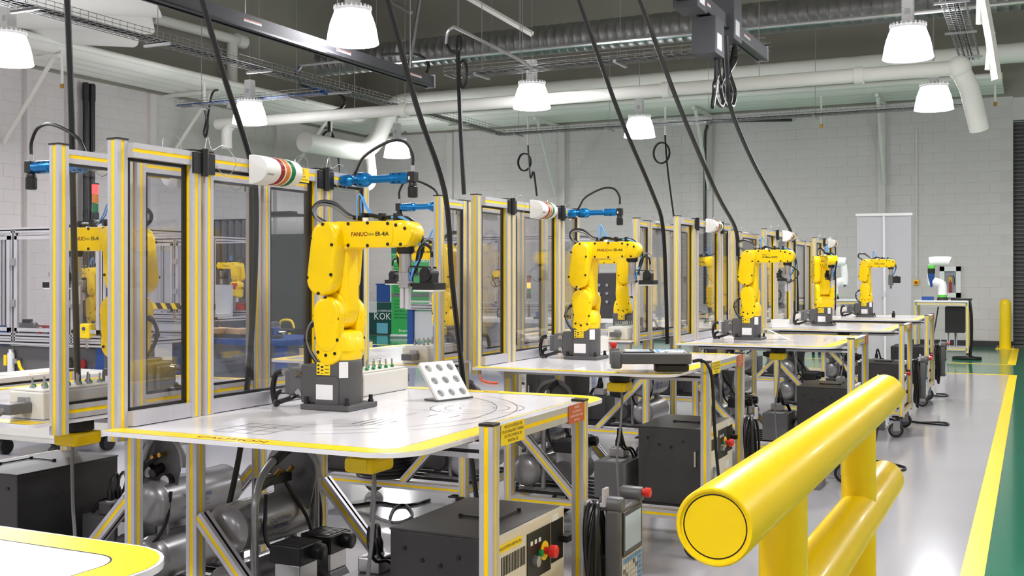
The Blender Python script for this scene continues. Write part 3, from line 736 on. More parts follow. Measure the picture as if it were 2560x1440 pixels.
# ------------------------------------------------------------ yellow six-axis robot (local: base centre at floor of flange, arm along +x)
def make_robot(model=0, tool=0):
    t = thing('industrial_robot', 'x', 'robot', (0, 0, 0), 0, 'yellow six-axis robots')
    # grey base
    mb = MB().box(-.108, .106, -.1, .1, 0, .018)
    b = mb.build('base_plate', 'basegrey', t, smooth=0, bevel=.003)
    for x, y in ((.088, -.08), (.088, .08), (-.09, -.085), (-.09, .085)):
        MB().cyl((x, y, .018), (x, y, .026), .011, n=12).cyl((x, y, .026), (x, y, .042), .008, n=12).build('anchor_bolt', 'black', b)
    mb = MB().loft([sup((0, 0, z), (.082*q, 0, 0), (0, .082*q, 0), 2.4, 32) for z, q in ((.018, 1), (.15, 1), (.158, 1), (.166, .96))])
    base = mb.build('base', 'basegrey', t)
    MB().box(-.128, -.05, -.07, .07, .018, .148).build('connector_block', 'basegrey', t, smooth=0, bevel=.006)
    for s in (-1, 1):
        p = MB().prism([(-.052, .012), (.05, .012), (.05, .1), (.04, .112), (-.042, .112), (-.052, .1)], lambda q: (q[0], s*.074, q[1]), lambda q: (q[0], s*.087, q[1])).build('access_panel', 'basegrey', t, smooth=0, bevel=.003)
        y = s*.0875
        MB().box(-.045, .015, y-.0005, y+.0005, .118, .16).build('hazard_label', 'yellowlabel', t, smooth=0, loc=(0, -s*.004, -.001))
        mb = MB()
        for k in range(3): mb.box(-.041, -.032, y-.0012, y+.0012, .123+.012*k, .129+.012*k).box(-.008, .01, y-.0012, y+.0012, .125+.012*k, .127+.012*k).box(-.026, -.014, y-.0012, y+.0012, .122+.01*k, .124+.012*k)
        mb.build('label_print', 'inkblack', t, smooth=0, loc=(0, -s*.004, -.001))
        MB().box(-.045, .03, y-.0005, y+.0005, .035, .085).build('rating_plate', 'white', t, smooth=0)
    MB().box(-.017, .017, -.0008, .0008, .108, .162).build('side_tag', 'white', t, smooth=0, loc=(.062, -.064, 0), rot=(0, 0, math.radians(44)))
    # rear plug with clips and cables
    pl = MB().box(-.235, -.17, -.055, .055, .03, .135).box(-.262, -.235, -.045, .045, .04, .125).build('rear_plug', 'midgrey', t, smooth=0, bevel=.006)
    for z in (.05, .115):
        for s in (-1, 1):
            MB().prism([(-.2, z-.012), (-.185, z-.004), (-.17, z-.012), (-.172, z+.004), (-.185, z+.016), (-.198, z+.004)], lambda q: (q[0], s*.056, q[1]), lambda q: (q[0], s*.064, q[1])).build('clip', 'chrome', pl, smooth=0)
        MB().cyl((-.262, -.02, z), (-.285, -.02, z), .014, n=12).build('gland', 'chrome', pl)
    MB().tube([(-.285, -.02, .115), (-.32, -.02, .108), (-.335, -.02, .06), (-.325, -.025, .012), (-.3, -.05, .012), (-.27, -.08, .012)], .011, n=8).build('base_cable', 'cable', t)
    MB().tube([(-.285, -.02, .05), (-.31, -.025, .04), (-.318, -.03, .014), (-.29, -.06, .012), (-.22, -.075, .03), (-.2, -.06, .04)], .009, n=8).build('base_cable', 'cable', t)
    for ch in t.children:
        if ch.name.split('.')[0] in ('rear_plug', 'base_cable'): ch.location = (.04, 0, 0)
    # turret (axis 1)
    j1 = []   # parts that turn with axis 1
    def P(mb, name, m, par=None, **k):
        o = mb.build(name, m, par or t, **k)
        if par is None: j1.append(o); o.scale = (1, 1, .945); o.location = (0, 0, .00913)
        return o
    mb = MB().loft([sup((0.0, 0, z), (.08*q, 0, 0), (0, .08*q, 0), 2.6, 32) for z, q in ((.166, .97), (.170, 1.0), (.205, 1.0), (.235, .93), (.26, .8))])
    mb.loft([sup((.01, 0, z), (a, 0, 0), (0, .08, 0), 4, 28) for z, a in ((.2, .07), (.235, .066), (.262, .055), (.272, .03))])
    tu = P(mb, 'turret', 'robot')
    def bolts(par, pts, y0, s):
        for x, z in pts: MB().cyl((x, y0-s*.002, z), (x, y0+s*.003, z), .006, n=10).build('bolt', 'black', par)
    for s in (-1, 1):
        mb = MB()
        def q(y): return min(s*y, s*y)
        ya, yb = sorted((s*.045, s*.094))
        softpill(mb, (.0, .33), .062, (.002, .245), .052, ya, yb, .014)
        softpill(mb, (.002, .26), .05, (.004, .205), .058, *sorted((s*.05, s*.088)), .012)
        ck = P(mb, 'turret_cheek', 'robot')
        bolts(ck, ((-.002, .388), (.052, .315), (-.052, .325), (.05, .24), (-.045, .245), (-.035, .195), (.0, .185), (.04, .192)), s*.0885, s)
    # upper arm
    mb = MB(); softpill(mb, (0, .33), .056, (.0, .36), .05, -.046, .046, .006)
    softpill(mb, (.014, .345), .046, (.004, .60), .05, -.034, .05, .014)
    mb.loft([sup((.03+.0*k, 0.005, z), (.02, 0, 0), (0, w, 0), 3, 20) for k, (z, w) in enumerate(((.36, .03), (.40, .045), (.5, .05), (.57, .045)))])
    ua = P(mb, 'upper_arm', 'robot')
    mb = MB(); softpill(mb, (-.018, .455), .06, (.0, .60), .058, -.108, -.036, .014); cv = P(mb, 'arm_cover', 'robot')
    bolts(cv, ((.0, .648), (.04, .575), (.036, .47), (-.055, .6), (-.07, .46), (-.02, .404)), -.108, -1)
    mb = MB(); softpill(mb, (-.012, .455), .056, (.0, .59), .055, .046, .086, .012); cv = P(mb, 'arm_cover', 'robot')
    bolts(cv, ((.0, .636), (.036, .47), (-.06, .46)), .086, 1)
    # forearm
    mb = MB(); softpill(mb, (0, .60), .056, (.02, .605), .056, -.05, .085, .01)
    secs = []
    for x, zc, a, bb, yc in ((-.045, .618, .02, .03, .0), (-.035, .618, .045, .042, .0), (.0, .615, .056, .046, 0), (.06, .613, .056, .047, 0), (.1, .612, .052, .048, 0), (.22, .612, .05, .047, 0), (.27, .612, .05, .046, 0)):
        secs.append(sup((x, yc, zc), (0, a, 0), (0, 0, bb), 5, 28))
    mb.loft(secs); softpill(mb, (.255, .612), .046, (.297, .612), .047, -.05, .05, .008)
    fa = P(mb, 'forearm', 'robot')
    for s in (-1, 1):
        y = s*.0525
        cv = P(MB().prism(rrect(.065, .268, .567, .657, (.004, .03, .03, .004), 5), lambda p: (p[0], s*.0505, p[1]), lambda p: (p[0], y, p[1])), 'side_cover', 'robot', smooth=0, bevel=.0015)
        bolts(cv, ((.075, .650), (.075, .574), (.16, .652), (.16, .572), (.247, .648), (.247, .576)), y, s)
        rz = 0 if s < 0 else PI; sg = 1 if s < 0 else -1
        o = []
        if model == 0:
            o += [text('FANUC', .021, 'maker_print', 'inkred', cv, (.17-sg*.047, y+s*.0008, .612), (PI/2, 0, rz), bold=.0004),
                  text('Robot', .0145, 'maker_print', 'inkblack', cv, (.17+sg*.003, y+s*.0008, .612), (PI/2, 0, rz), sx=.8),
                  text('ER-4iA', .0205, 'model_print', 'inkblack', cv, (.17+sg*.052, y+s*.0008, .612), (PI/2, 0, rz), bold=.0004)]
        else:
            o += [text('FANUC', .012, 'maker_print', 'inkred', cv, (.163-sg*.04, y+s*.0008, .622), (PI/2, 0, rz), bold=.0003),
                  text('Robot', .009, 'maker_print', 'inkblack', cv, (.163-sg*.005, y+s*.0008, .622), (PI/2, 0, rz), sx=.8),
                  text('LR Mate 200iD', .02, 'model_print', 'inkblack', cv, (.163, y+s*.0008, .605), (PI/2, 0, rz), bold=.0004),
                  text('4S', .009, 'model_print', 'inkblack', cv, (.163+sg*.055, y+s*.0008, .591), (PI/2, 0, rz))]
    mb = MB(); softpill(mb, (.285, .612), .045, (.302, .608), .044, -.034, .034, .008)
    wr = P(mb, 'wrist', 'robot'); bolts(wr, ((.28, .642), (.318, .63), (.3, .575)), -.05, -1)
    P(MB().cyl((.29, 0, .566), (.29, 0, .548), .034, n=24).cyl((.29, 0, .548), (.29, 0, .543), .028, n=24), 'tool_flange', 'black')
    P(MB().cyl((.29, 0, .543), (.29, 0, .478), .023, n=24).cyl((.29, 0, .508), (.29, 0, .505), .0235, n=24), 'tool_adaptor', 'silver')
    # gripper
    if tool < 2:
        P(MB().box(.27, .31, -.015, .015, .425, .478).box(.265, .315, -.018, .018, .44, .447).cyl((.278, -.016, .455), (.278, -.018, .455), .004, n=8), 'gripper_body', 'silver', smooth=0, bevel=.002)
        for x in (.279, .301): P(MB().box(x-.008, x+.008, -.009, .009, .352, .425), 'gripper_finger', 'alu', smooth=0, bevel=.001)
    # ring-light camera on bracket
    if tool == 0:
        P(MB().cyl((.29, 0, .5), (.42, 0, .494), .003, n=6), 'camera_bracket', 'black')
        P(MB().box(.345, .435, -.045, .045, .418, .442), 'ring_light', 'black', smooth=0, bevel=.002)
        P(MB().box(.348, .432, -.042, .042, .412, .418), 'diffuser', 'white', smooth=0)
        P(MB().cyl((.39, -.03, .472), (.39, .03, .472), .024, n=18).box(.365, .415, -.025, .025, .442, .472).cyl((.39, -.032, .472), (.39, -.03, .472), .015, n=14), 'camera_body', 'black')
        P(MB().cyl((.402, 0, .49), (.402, 0, .53), .007, n=10), 'connector', 'chrome')
        P(MB().tube([(.402, 0, .525), (.398, 0, .56), (.37, 0, .575), (.34, .01, .55), (.325, .02, .49), (.33, .02, .47)], .006, n=7), 'camera_cable', 'cable')
        P(MB().tube([(.41, -.01, .55), (.405, 0, .585), (.38, 0, .592), (.35, .01, .57)], .004, n=6), 'camera_lead', 'greycable')
    elif tool == 1:
        P(MB().box(.22, .29, -.045, .04, .43, .448).box(.215, .245, -.05, -.01, .45, .49).cyl((.23, -.03, .49), (.25, -.03, .51), .016, n=12), 'camera_bracket', 'black', smooth=0)
        P(MB().tube([(.31, 0, .545), (.35, -.02, .52), (.38, -.03, .49), (.36, -.03, .45), (.31, -.02, .42), (.27, -.02, .44), (.24, -.03, .47)], .005, n=6), 'camera_cable', 'cable')
    else:
        P(MB().box(.262, .318, -.02, .02, .36, .478).cyl((.29, 0, .36), (.29, 0, .32), .012, n=12), 'gripper_body', 'midgrey', smooth=0, bevel=.002)
        P(MB().cyl((.36, -.05, .43), (.36, .05, .43), .036, n=18).box(.315, .4, -.03, .03, .385, .46), 'camera_body', 'black', smooth=0, bevel=.004)
    # dress-pack cables
    P(MB().tube([(-.035, -.04, .655), (-.075, -.05, .68), (-.085, -.045, .71), (-.06, -.03, .732), (-.015, -.01, .725), (.03, .0, .69), (.06, .005, .675), (.1, .005, .672)], .0085, n=8), 'dress_cable', 'cable')
    P(MB().tube([(-.03, -.045, .652), (-.065, -.055, .672), (-.078, -.05, .705), (-.055, -.04, .722), (-.01, -.02, .714), (.035, -.01, .682), (.065, -.005, .672)], .005, n=7), 'dress_cable', 'greycable')
    P(MB().tube([(.09, .005, .672), (.13, .005, .682), (.19, .005, .672), (.26, .01, .672), (.30, .03, .66), (.335, .035, .61), (.345, .03, .56), (.325, .02, .5), (.305, .02, .46), (.315, .015, .43)], .0075, n=8), 'dress_cable', 'cable')
    P(MB().tube([(.23, -.0, .672), (.28, .0, .668), (.318, .02, .64), (.334, .022, .59), (.338, .02, .54), (.318, .005, .48), (.306, .005, .44)], .0042, n=6), 'air_tube', 'bluetube')
    P(MB().tube([(.085, -.01, .672), (.08, -.005, .72), (.085, .0, .755), (.098, .0, .75), (.12, .005, .7), (.16, .01, .668)], .003, n=6), 'air_tube', 'bluetube')
    P(MB().tube([(.09, .015, .672), (.086, .015, .73), (.095, .015, .748), (.115, .015, .71), (.15, .015, .668)], .003, n=6), 'air_tube', 'bluetube')
    P(MB().cyl((.083, -.005, .662), (.083, -.005, .68), .005, n=8), 'air_fitting', 'brass')
    P(MB().cyl((.13, -.02, .655), (.13, -.02, .672), .012, n=12), 'cap', 'white')
    for x, z in ((.115, .676), (.19, .673), (.255, .671)): P(MB().box(x-.006, x+.006, -.018, .018, z-.012, z+.014), 'cable_tie', 'black', smooth=0)
    P(MB().tube([(-.06, -.05, .30), (-.1, -.05, .28), (-.115, -.05, .24), (-.1, -.045, .19), (-.06, -.04, .14)], .008, n=8), 'dress_cable', 'cable')
    P(MB().tube([(-.055, -.06, .31), (-.09, -.06, .295), (-.108, -.06, .25), (-.098, -.055, .2), (-.055, -.05, .14)], .004, n=6), 'dress_cable', 'greycable')
    P(MB().box(-.122, -.1, -.06, -.04, .228, .24), 'cable_tie', 'black', smooth=0)
    t['_j1'] = [o.name for o in j1]
    return t
def turn(robot, ang):
    names = set(n.split('.')[0] for n in ())
    for ch in robot.children:
        if ch.get('j1'): ch.rotation_euler = (0, 0, ang)
def finish(r):
    for n in list(r['_j1']): bpy.data.objects[n]['j1'] = 1
    del r['_j1']; r.scale = (.9, .9, 1); return r
RA = finish(make_robot(0, 0)); RB = finish(make_robot(1, 1)); RC = finish(make_robot(1, 2))
def robot(proto, key, label, j1=0, lx=-.205, ly=.02, rz=0):
    r = put(proto, key, lx, ly, TZ+.001, label, rz)
    if abs(j1) > 1e-6 or True: turn(r, j1)
    return r
robot(RA, 'R1', 'yellow robot arm with ring light camera on the nine-hole plate table')
robot(RA, 'R2', 'yellow robot arm on the table with pendant lying on it')
robot(RB, 'R3', 'yellow robot arm with two-line model print beyond the pendant table', lx=-.16, ly=-.1)
robot(RB, 'R4', 'yellow robot arm turned to face along the row of carts', j1=-1.15, lx=-.15, ly=.1)
robot(RC, 'R5', 'small yellow robot arm with camera before the grey banner back', lx=-.1, ly=.1)
robot(RA, 'L1', 'yellow robot arm seen through the fence of nine-hole plate table', lx=-.21, ly=.05)
robot(RA, 'L2', 'yellow robot arm behind the green banner side of pendant table', lx=-.2, ly=-.02)
robot(RB, 'L3', 'yellow robot arm behind the glass beyond pendant table', j1=.35, lx=-.2)
robot(RC, 'L4', 'yellow robot arm behind the turned robot table', j1=-.4)
robot(RB, 'L5', 'yellow robot arm on the table behind the last table', j1=.2)
# ------------------------------------------------------------ yellow guard rail
g = thing('guard_rail', 'thick yellow two-pipe guard rail beside the cart row', 'guard rail', (-.605, 3.7, 0))
def gpipe(z, y0, y1):
    R = .084; L = y1-y0
    mb = MB(); n = 40; vs = []; fs = []
    for y, r in ((y0+.006, .069), (y0+.006, .073), (y0, .075), (y0-.001, .080), (y0+.004, R), (y1-.004, R), (y1, .078), (y1-.004, .069)):
        for i in range(n): a = 2*PI*i/n; vs.append((r*math.cos(a), y, z+r*math.sin(a)))
    for k in range(7):
        for i in range(n): j = (i+1) % n; fs.append((k*n+i, (k+1)*n+i, (k+1)*n+j, k*n+j))
    mb.add(vs, fs); p = mb.build('rail_pipe', 'safety', g, smooth=50)
    MB().rings((0, y0+.006, z), (0, y0+.01, z), [(0, .066), (1, .066)], 40).build('end_disc', 'safety', p)
    MB().rings((0, y0+.0075, z), (0, y0+.0115, z), [(0, .0705), (1, .0705)], 40).build('seam_gap', 'black', p)
    MB().cyl((0, y1-.006, z), (0, y1-.002, z), .07, n=40).build('end_disc', 'safety', p)
gpipe(.832, -1.445, 1.47); gpipe(.445, -1.445, 1.47)
for y in (-.745, .66):
    MB().cyl((0, y, .012), (0, y, .83), .064, n=32).build('rail_post', 'safety', g)
    MB().box(-.12, .12, y-.12, y+.12, 0, .012).build('foot_plate', 'safety', g, smooth=0)
# ------------------------------------------------------------ robot controller (front faces +x)
def make_controller():
    t = thing('robot_controller', 'x', 'controller', (0, 0, 0), 0, 'robot controllers under the tables')
    MB().box(-.17, .165, -.25, .25, 0, .37).build('cabinet', 'darkgrey', t, smooth=0, bevel=.004)
    MB().box(-.172, .163, -.252, .252, .37, .376).build('lid', 'darkgrey', t, smooth=0, bevel=.002)
    for s in (-1, 1):
        for x, z in ((-.12, .32), (-.06, .29), (.06, .31), (.0, .28), (-.14, .05), (.1, .05)): MB().cyl((x, s*.25, z), (x, s*.254, z), .007, n=8).build('rivet', 'black', t)
        MB().tube([(.13, s*.252, .2), (.13, s*.285, .2), (.13, s*.285, .27), (.13, s*.252, .27)], .006, n=6, sub=1).build('side_handle', 'chrome', t)
    f = MB().box(.165, .18, -.25, .25, 0, .375).build('front_panel', 'beige', t, smooth=0, bevel=.002)
    x = .181
    def plate(n, m, y0, y1, z0, z1, d=.002): return MB().box(x-.002, x+d, y0, y1, z0, z1).build(n, m, f, smooth=0)
    plate('name_strip', 'yellowlabel', -.245, -.08, .33, .352)
    text('FANUC SYSTEM R-30iB Mate Plus', .013, 'name_print', 'inkblack', f, (x+.0028, -.163, .341), (PI/2, 0, PI/2), sx=.85)
    for k in range(16): plate('vent_slot', 'black', -.215+.0105*k, -.2105+.0105*k, .26, .315, .0005)
    plate('operator_panel', 'black', -.04, .135, .2, .345)
    plate('breaker_plate', 'black', .145, .235, .215, .345)
    MB().box(x, x+.03, .205, .24, .27, .29).build('breaker_handle', 'black', f, smooth=0)
    MB().cyl((x, .01, .255), (x+.018, .01, .255), .017, n=16).build('key_switch', 'silver', f)
    MB().cyl((x, .05, .27), (x+.012, .05, .27), .011, n=14).build('start_button', 'green', f)
    MB().cyl((x, .085, .27), (x+.004, .085, .27), .03, n=22).build('stop_ring', 'yellowlabel', f)
    MB().rings((x, .085, .27), (x+.045, .085, .27), [(0, .012), (.5, .012), (.55, .02), (.95, .02), (1, .017)], 18).build('stop_button', 'red', f)
    for y in (-.01, .02, .05): plate('panel_print', 'white', y-.008, y+.008, .305, .318, .0025)
    plate('data_label', 'white', .15, .2, .3, .365, .001); plate('caution_label', 'yellowlabel', .1, .17, .06, .13, .001); plate('caution_label', 'white', .1, .17, .13, .17, .001)
    for r in (.058, .047, .036, .025, .014): MB().tube([(x, -.13+r*math.cos(2*PI*i/20), .12+r*math.sin(2*PI*i/20)) for i in range(20)], .0028, n=5, closed=True, sub=1).build('fan_grille_ring', 'silver', f)
    MB().cyl((x-.002, -.13, .12), (x-.0005, -.13, .12), .06, n=24).build('fan_opening', 'black', f)
    plate('fan_door', 'beige', -.24, .085, .02, .195, -.0012)
    MB().cyl((x, .2, .1), (x+.012, .2, .1), .016, n=14).build('door_latch', 'black', f)
    for a, b in (((-.05, -.03), (.08, -.03)), ((.08, -.03), (.08, .12))): MB().tube([(a[0], a[1], .38), (b[0], b[1], .38)], .003, n=5, sub=1).build('lid_bar', 'black', t)
    for p in ((-.05, -.03), (.08, -.03), (.08, .12)): MB().cyl((p[0], p[1], .376), (p[0], p[1], .386), .007, n=8).build('lid_bolt', 'black', t)
    return t
CTL = make_controller()
for k in CARTS:
    put(CTL, k, .375, -.065, .237, 'dark robot controller with beige front under the '+CARTS[k][3])
# ------------------------------------------------------------ teach pendant (hangs with screen to +x, long axis z, origin at its lower end)
def make_pendant():
    t = thing('teach_pendant', 'x', 'teach pendant', (0, 0, 0), 0, 'teach pendants of the robots')
    mb = MB().prism(rrect(-.12, .12, .0, .33, (.03, .03, .015, .015), 4), lambda p: (-.028, p[0], p[1]), lambda p: (.022, p[0], p[1]))
    b = mb.build('body', 'basegrey', t, smooth=30, bevel=.006)
    for y in (-.1, .1): MB().rings((-.05, y, .345), (.03, y, .345), [(0, .02), (.08, .026), (.9, .026), (1, .021)], 16).build('bumper', 'basegrey', t)
    MB().box(.022, .026, -.085, .105, .17, .315).build('screen_frame', 'black', t, smooth=0, bevel=.002)
    MB().box(.026, .0268, -.07, .09, .185, .3).build('screen', 'screen', t, smooth=0)
    k = MB().box(.022, .0245, -.09, .105, .02, .165).build('keypad', 'cream', t, smooth=0)
    key = None
    for r in range(8):
        for c in range(8):
            m = 'bluetube' if (c > 5 or r == 7) else ('white' if (r+c) % 5 else 'midgrey')
            MB().box(.0245, .027, -.084+.0235*c, -.068+.0235*c, .026+.017*r, .038+.017*r).build('key', m, k, smooth=0)
    MB().rings((.03, .1, .352), (.058, .1, .352), [(0, .012), (.3, .012), (.35, .017), (.95, .017), (1, .014)], 16).build('stop_button', 'red', t)
    MB().prism(rrect(-.1, .0, .01, .17, .03, 4), lambda p: (-.065, p[0], p[1]), lambda p: (-.028, p[0], p[1])).build('hand_grip', 'black', t, smooth=30, bevel=.008)
    return t
PEN = make_pendant()
def make_coil():
    t = thing('cable_coil', 'x', 'cable', (0, 0, 0), 0, 'coiled pendant cables')
    MB().prism([(-.02, .0), (.05, .0), (.05, .06), (.04, .06), (.04, .012), (-.02, .012)], lambda p: (p[0], -.02, p[1]), lambda p: (p[0], .02, p[1])).build('hook', 'alu', t, smooth=0)
    for i in range(6):
        w = .05+.012*random.random(); h = .19+.03*random.random(); x = .0+.007*i; oy = random.uniform(-.015, .015)
        MB().tube([(x+.008*math.sin(a*2+i), oy+w*math.sin(a)*(1.0+.25*math.cos(a)), .012-h+h*math.cos(a)) for a in [2*PI*k/14 for k in range(14)]], .0075, n=7, closed=True, sub=3).build('cable_loop', 'cable', t)
    return t
COIL = make_coil()
for k in ('R1', 'R2', 'R3', 'R4', 'R5'):
    ph = CARTS[k][3]
    put(COIL, k, .61, .30, .60, 'black cable looped on hook at front post of '+ph)
    if k != 'R2': put(PEN, k, .68, .42, .26, 'dark teach pendant hung on front of '+ph)
# pendant lying on its back on a table
pn = dup(PEN, (-1.47, 4.98, TZ+.085), 0, 'dark teach pendant lying face up on a white table')
pn.rotation_euler = (Matrix.Rotation(math.radians(22), 3, 'Z') @ Matrix(((0, 0, -1), (0, 1, 0), (1, 0, 0)))).to_euler()
pn.location = (-1.45, 4.97, TZ+.074)
o = MB().tube([(-1.44, 4.98, TZ+.05), (-1.40, 5.0, TZ+.055), (-1.37, 5.0, TZ+.03), (-1.355, 5.02, TZ-.05), (-1.35, 5.05, .6), (-1.34, 5.1, .35), (-1.33, 5.2, .1), (-1.34, 5.3, .02)], .0075, n=8).build('pendant_lead', 'cable')
tag(o, 'black pendant lead falling over the edge of pendant table', 'cable')
# ------------------------------------------------------------ twin-tank air compressor (tanks along y)
def make_compressor():
    t = thing('air_compressor', 'x', 'air compressor', (0, 0, 0), 0, 'twin tank air compressors on the shelves')
    dome = [(0, .004), (.006, .03), (.02, .052), (.045, .068), (.08, .074), (.085, .076), (.1, .075), (.9, .075), (.915, .076), (.92, .074), (.955, .068), (.98, .052), (.994, .03), (1, .004)]
    for z in (.095, .275):
        k = MB().rings((-.08, -.21, z), (-.08, .21, z), dome, 28).build('tank', 'tank', t, smooth=40)
    lg = bpy.data.objects[k.name]
    for s, y, rz in ((-1, .03, -PI/2), (1, -.02, PI/2)):
        if s < 0: rot = (PI/2, 0, -PI/2); x = -.1565
        else: rot = (PI/2, 0, PI/2); x = -.0035
        text('CALIFORNIA', .02, 'maker_print', 'inkblue', k, (x, y, .285), rot, sx=.9)
        text('AIR TOOLS', .014, 'maker_print', 'inkblue', k, (x, y, .266), rot)
        text('Ultra Quiet & Oil-Free', .009, 'maker_print', 'inkblack', k, (x+s*-.0006, y, .25), rot)
        MB().tube([(x+.0003*s, y-s*.075+.012*math.cos(a)-.0, .276+.03*math.sin(a)) for a in [PI/2+PI*i/10 for i in range(11)]], .0022, n=4, sub=1).build('logo_arc', 'inkblue', k)
    for y in (-.13, .13): MB().cyl((-.08, y, .16), (-.08, y, .21), .02, n=10).build('tank_strut', 'tank', t)
    for y in (-.13, .13): MB().box(-.13, .16, y-.018, y+.018, 0, .012).box(-.1, -.06, y-.015, y+.015, .01, .03).build('foot', 'tank', t, smooth=0)
    for x in (-.005, ):
        MB().tube([(.0, -.15, .01), (.0, -.15, .28), (-.0, -.145, .36), (-.015, -.1, .42), (-.03, -.03, .455), (-.04, .05, .48), (-.045, .11, .49), (-.04, .145, .47), (-.02, .15, .42), (-.0, .15, .36), (.0, .15, .01)], .0125, n=10).build('handle_frame', 'tank', t)
        MB().tube([(-.031, -.02, .458), (-.04, .05, .48), (-.0445, .1, .489)], .0165, n=10).build('hand_grip', 'rubber', t)
    p = MB().prism(pill((-.06, .33), .07, (-.06, .40), .085, 8), lambda q: (q[0], .115, q[1]), lambda q: (q[0], .121, q[1])).build('gauge_panel', 'midgrey', t, smooth=30)
    MB().tube([(x, .118, z) for x, z in pill((-.06, .30), .085, (-.06, .40), .095, 8)[:9]], .011, n=8, sub=2).build('panel_tube', 'tank', p)
    for x, z in ((-.025, .37), (-.1, .345)):
        MB().cyl((x, .12, z), (x, .145, z), .022, n=18).build('gauge', 'black', p); MB().cyl((x, .145, z), (x, .1455, z), .019, n=18).build('gauge_face', 'white', p)
    MB().cyl((-.065, .12, .385), (-.065, .165, .37), .016, n=12).build('regulator_knob', 'black', p)
    for x, z in ((-.08, .43), (-.05, .42)): MB().cyl((x, .12, z), (x, .15, z), .008, n=8).build('fitting', 'brass', p)
    MB().box(-.075, -.045, -.06, .09, .38, .41).cyl((-.05, -.09, .37), (-.05, .0, .39), .007, n=8).build('valve_block', 'black', t, smooth=0, bevel=.003)
    for y in (-.05, .02, .08): MB().cyl((-.06, y, .4), (-.035, y, .425), .008, n=8).build('fitting', 'brass', t)
    for y, z in ((-.085, .0), (.065, .0)):
        m = MB().rings((.1, y-.055, .085), (.1, y+.055, .085), [(0, .05), (.1, .062), (.9, .062), (1, .05)], 18).build('motor', 'basegrey', t)
        MB().box(.055, .145, y-.045, y+.045, .13, .185).build('cylinder_block', 'silver', m, smooth=0, bevel=.004)
        c = MB().box(.045, .155, y-.055, y+.055, .185, .24).build('head_cover', 'black', t, smooth=0, bevel=.004)
        for q in range(7): MB().box(.055, .145, y-.045+.0145*q, y-.038+.0145*q, .24, .2425).build('cover_slot', 'darkgrey', c, smooth=0)
        MB().rings((.155, y+.02, .215), (.185, y+.02, .215), [(0, .024), (.9, .024), (1, .02)], 14).build('air_filter', 'black', c)
    MB().tube([(.06, -.1, .19), (.02, -.12, .24), (.0, -.1, .32), (-.03, -.06, .36)], .006, n=7).build('hose', 'cable', t)
    MB().tube([(.06, .06, .2), (.02, .08, .27), (-.02, .07, .33), (-.04, .05, .38)], .006, n=7).build('hose', 'cable', t)
    MB().tube([(-.08, .14, .43), (-.02, .17, .37), (.0, .18, .25), (-.03, .19, .16), (-.09, .19, .15), (-.14, .18, .22), (-.15, .17, .32)], .0065, n=7).build('hose', 'cable', t)
    return t
CMP = make_compressor(); CMP.scale = (1.1, 1.1, 1.1)
for k in CARTS:
    if k in ('R0',): continue
    if k == 'L1': put(CMP, k, -.29, -.10, .237, 'grey twin tank air compressor under the '+CARTS[k][3])
    else: put(CMP, k, -.33, -.11 if k[0] == 'R' else .0, .237, 'grey twin tank air compressor under the '+CARTS[k][3])
# ------------------------------------------------------------ transformer box with clear power outlet
def make_trafo():
    t = thing('transformer_box', 'x', 'electrical box', (0, 0, 0), 0, 'grey transformer boxes on the shelves')
    b = MB().box(-.085, .085, -.13, .13, 0, .185).build('case', 'midgrey', t, smooth=0, bevel=.003)
    MB().box(-.03, .05, -.1, -.02, .185, .186).build('rating_plate', 'clothgrey', b, smooth=0)
    c = MB().box(-.06, .02, .02, .11, .186, .235).build('outlet_box', 'silver', t, smooth=0, bevel=.005)
    for y in (.045, .085):
        MB().cyl((-.02, y, .235), (-.02, y, .24), .017, n=14).build('outlet', 'white', c)
        MB().tube([(-.02, y, .24), (-.02, y, .285), (-.015, y-.01, .32), (0, y-.05, .335), (.02, y-.08, .29), (.03, y-.06, .24), (.05, y, .22), (.09, y+.02, .1)], .006, n=7).build('cord', 'cable', t)
        MB().rings((-.02, y, .24), (-.02, y, .29), [(0, .014), (.6, .014), (1, .007)], 10).build('plug', 'black', t)
    return t
TRF = make_trafo()
for k in CARTS: put(TRF, k, .06, -.2, .237, 'grey transformer box with plugged outlet under '+CARTS[k][3])
# ------------------------------------------------------------ safety scanner under the table
def make_scanner():
    t = thing('laser_scanner', 'x', 'scanner', (0, 0, 0), 0, 'yellow safety scanners under the tables')
    MB().box(-.05, .05, -.06, .06, 0, .045).build('case', 'robot', t, smooth=0, bevel=.012)
    MB().rings((0, 0, .045), (0, 0, .1), [(0, .045), (.1, .052), (.85, .05), (1, .045)], 18).build('optics_dome', 'black', t)
    MB().box(-.04, .03, -.0612, -.06, .008, .042).build('data_label', 'yellowlabel', t, smooth=0)
    MB().tube([(.0, .02, .0), (.005, .02, -.05), (-.01, .03, -.2), (-.03, .04, -.35), (-.02, .06, -.6), (-.02, .08, -.76)], .006, n=7).build('scanner_cable', 'greycable', t)
    return t
SCN = make_scanner()
for k, x, y in (('R1', .20, -.42), ('R2', .16, -.46), ('L1', -.36, .42), ('L2', .0, .42), ('R3', .1, -.4), ('R4', .1, -.4)):
    put(SCN, k, x, y, TZ-.1125, 'yellow and black safety scanner hung under '+CARTS[k][3])
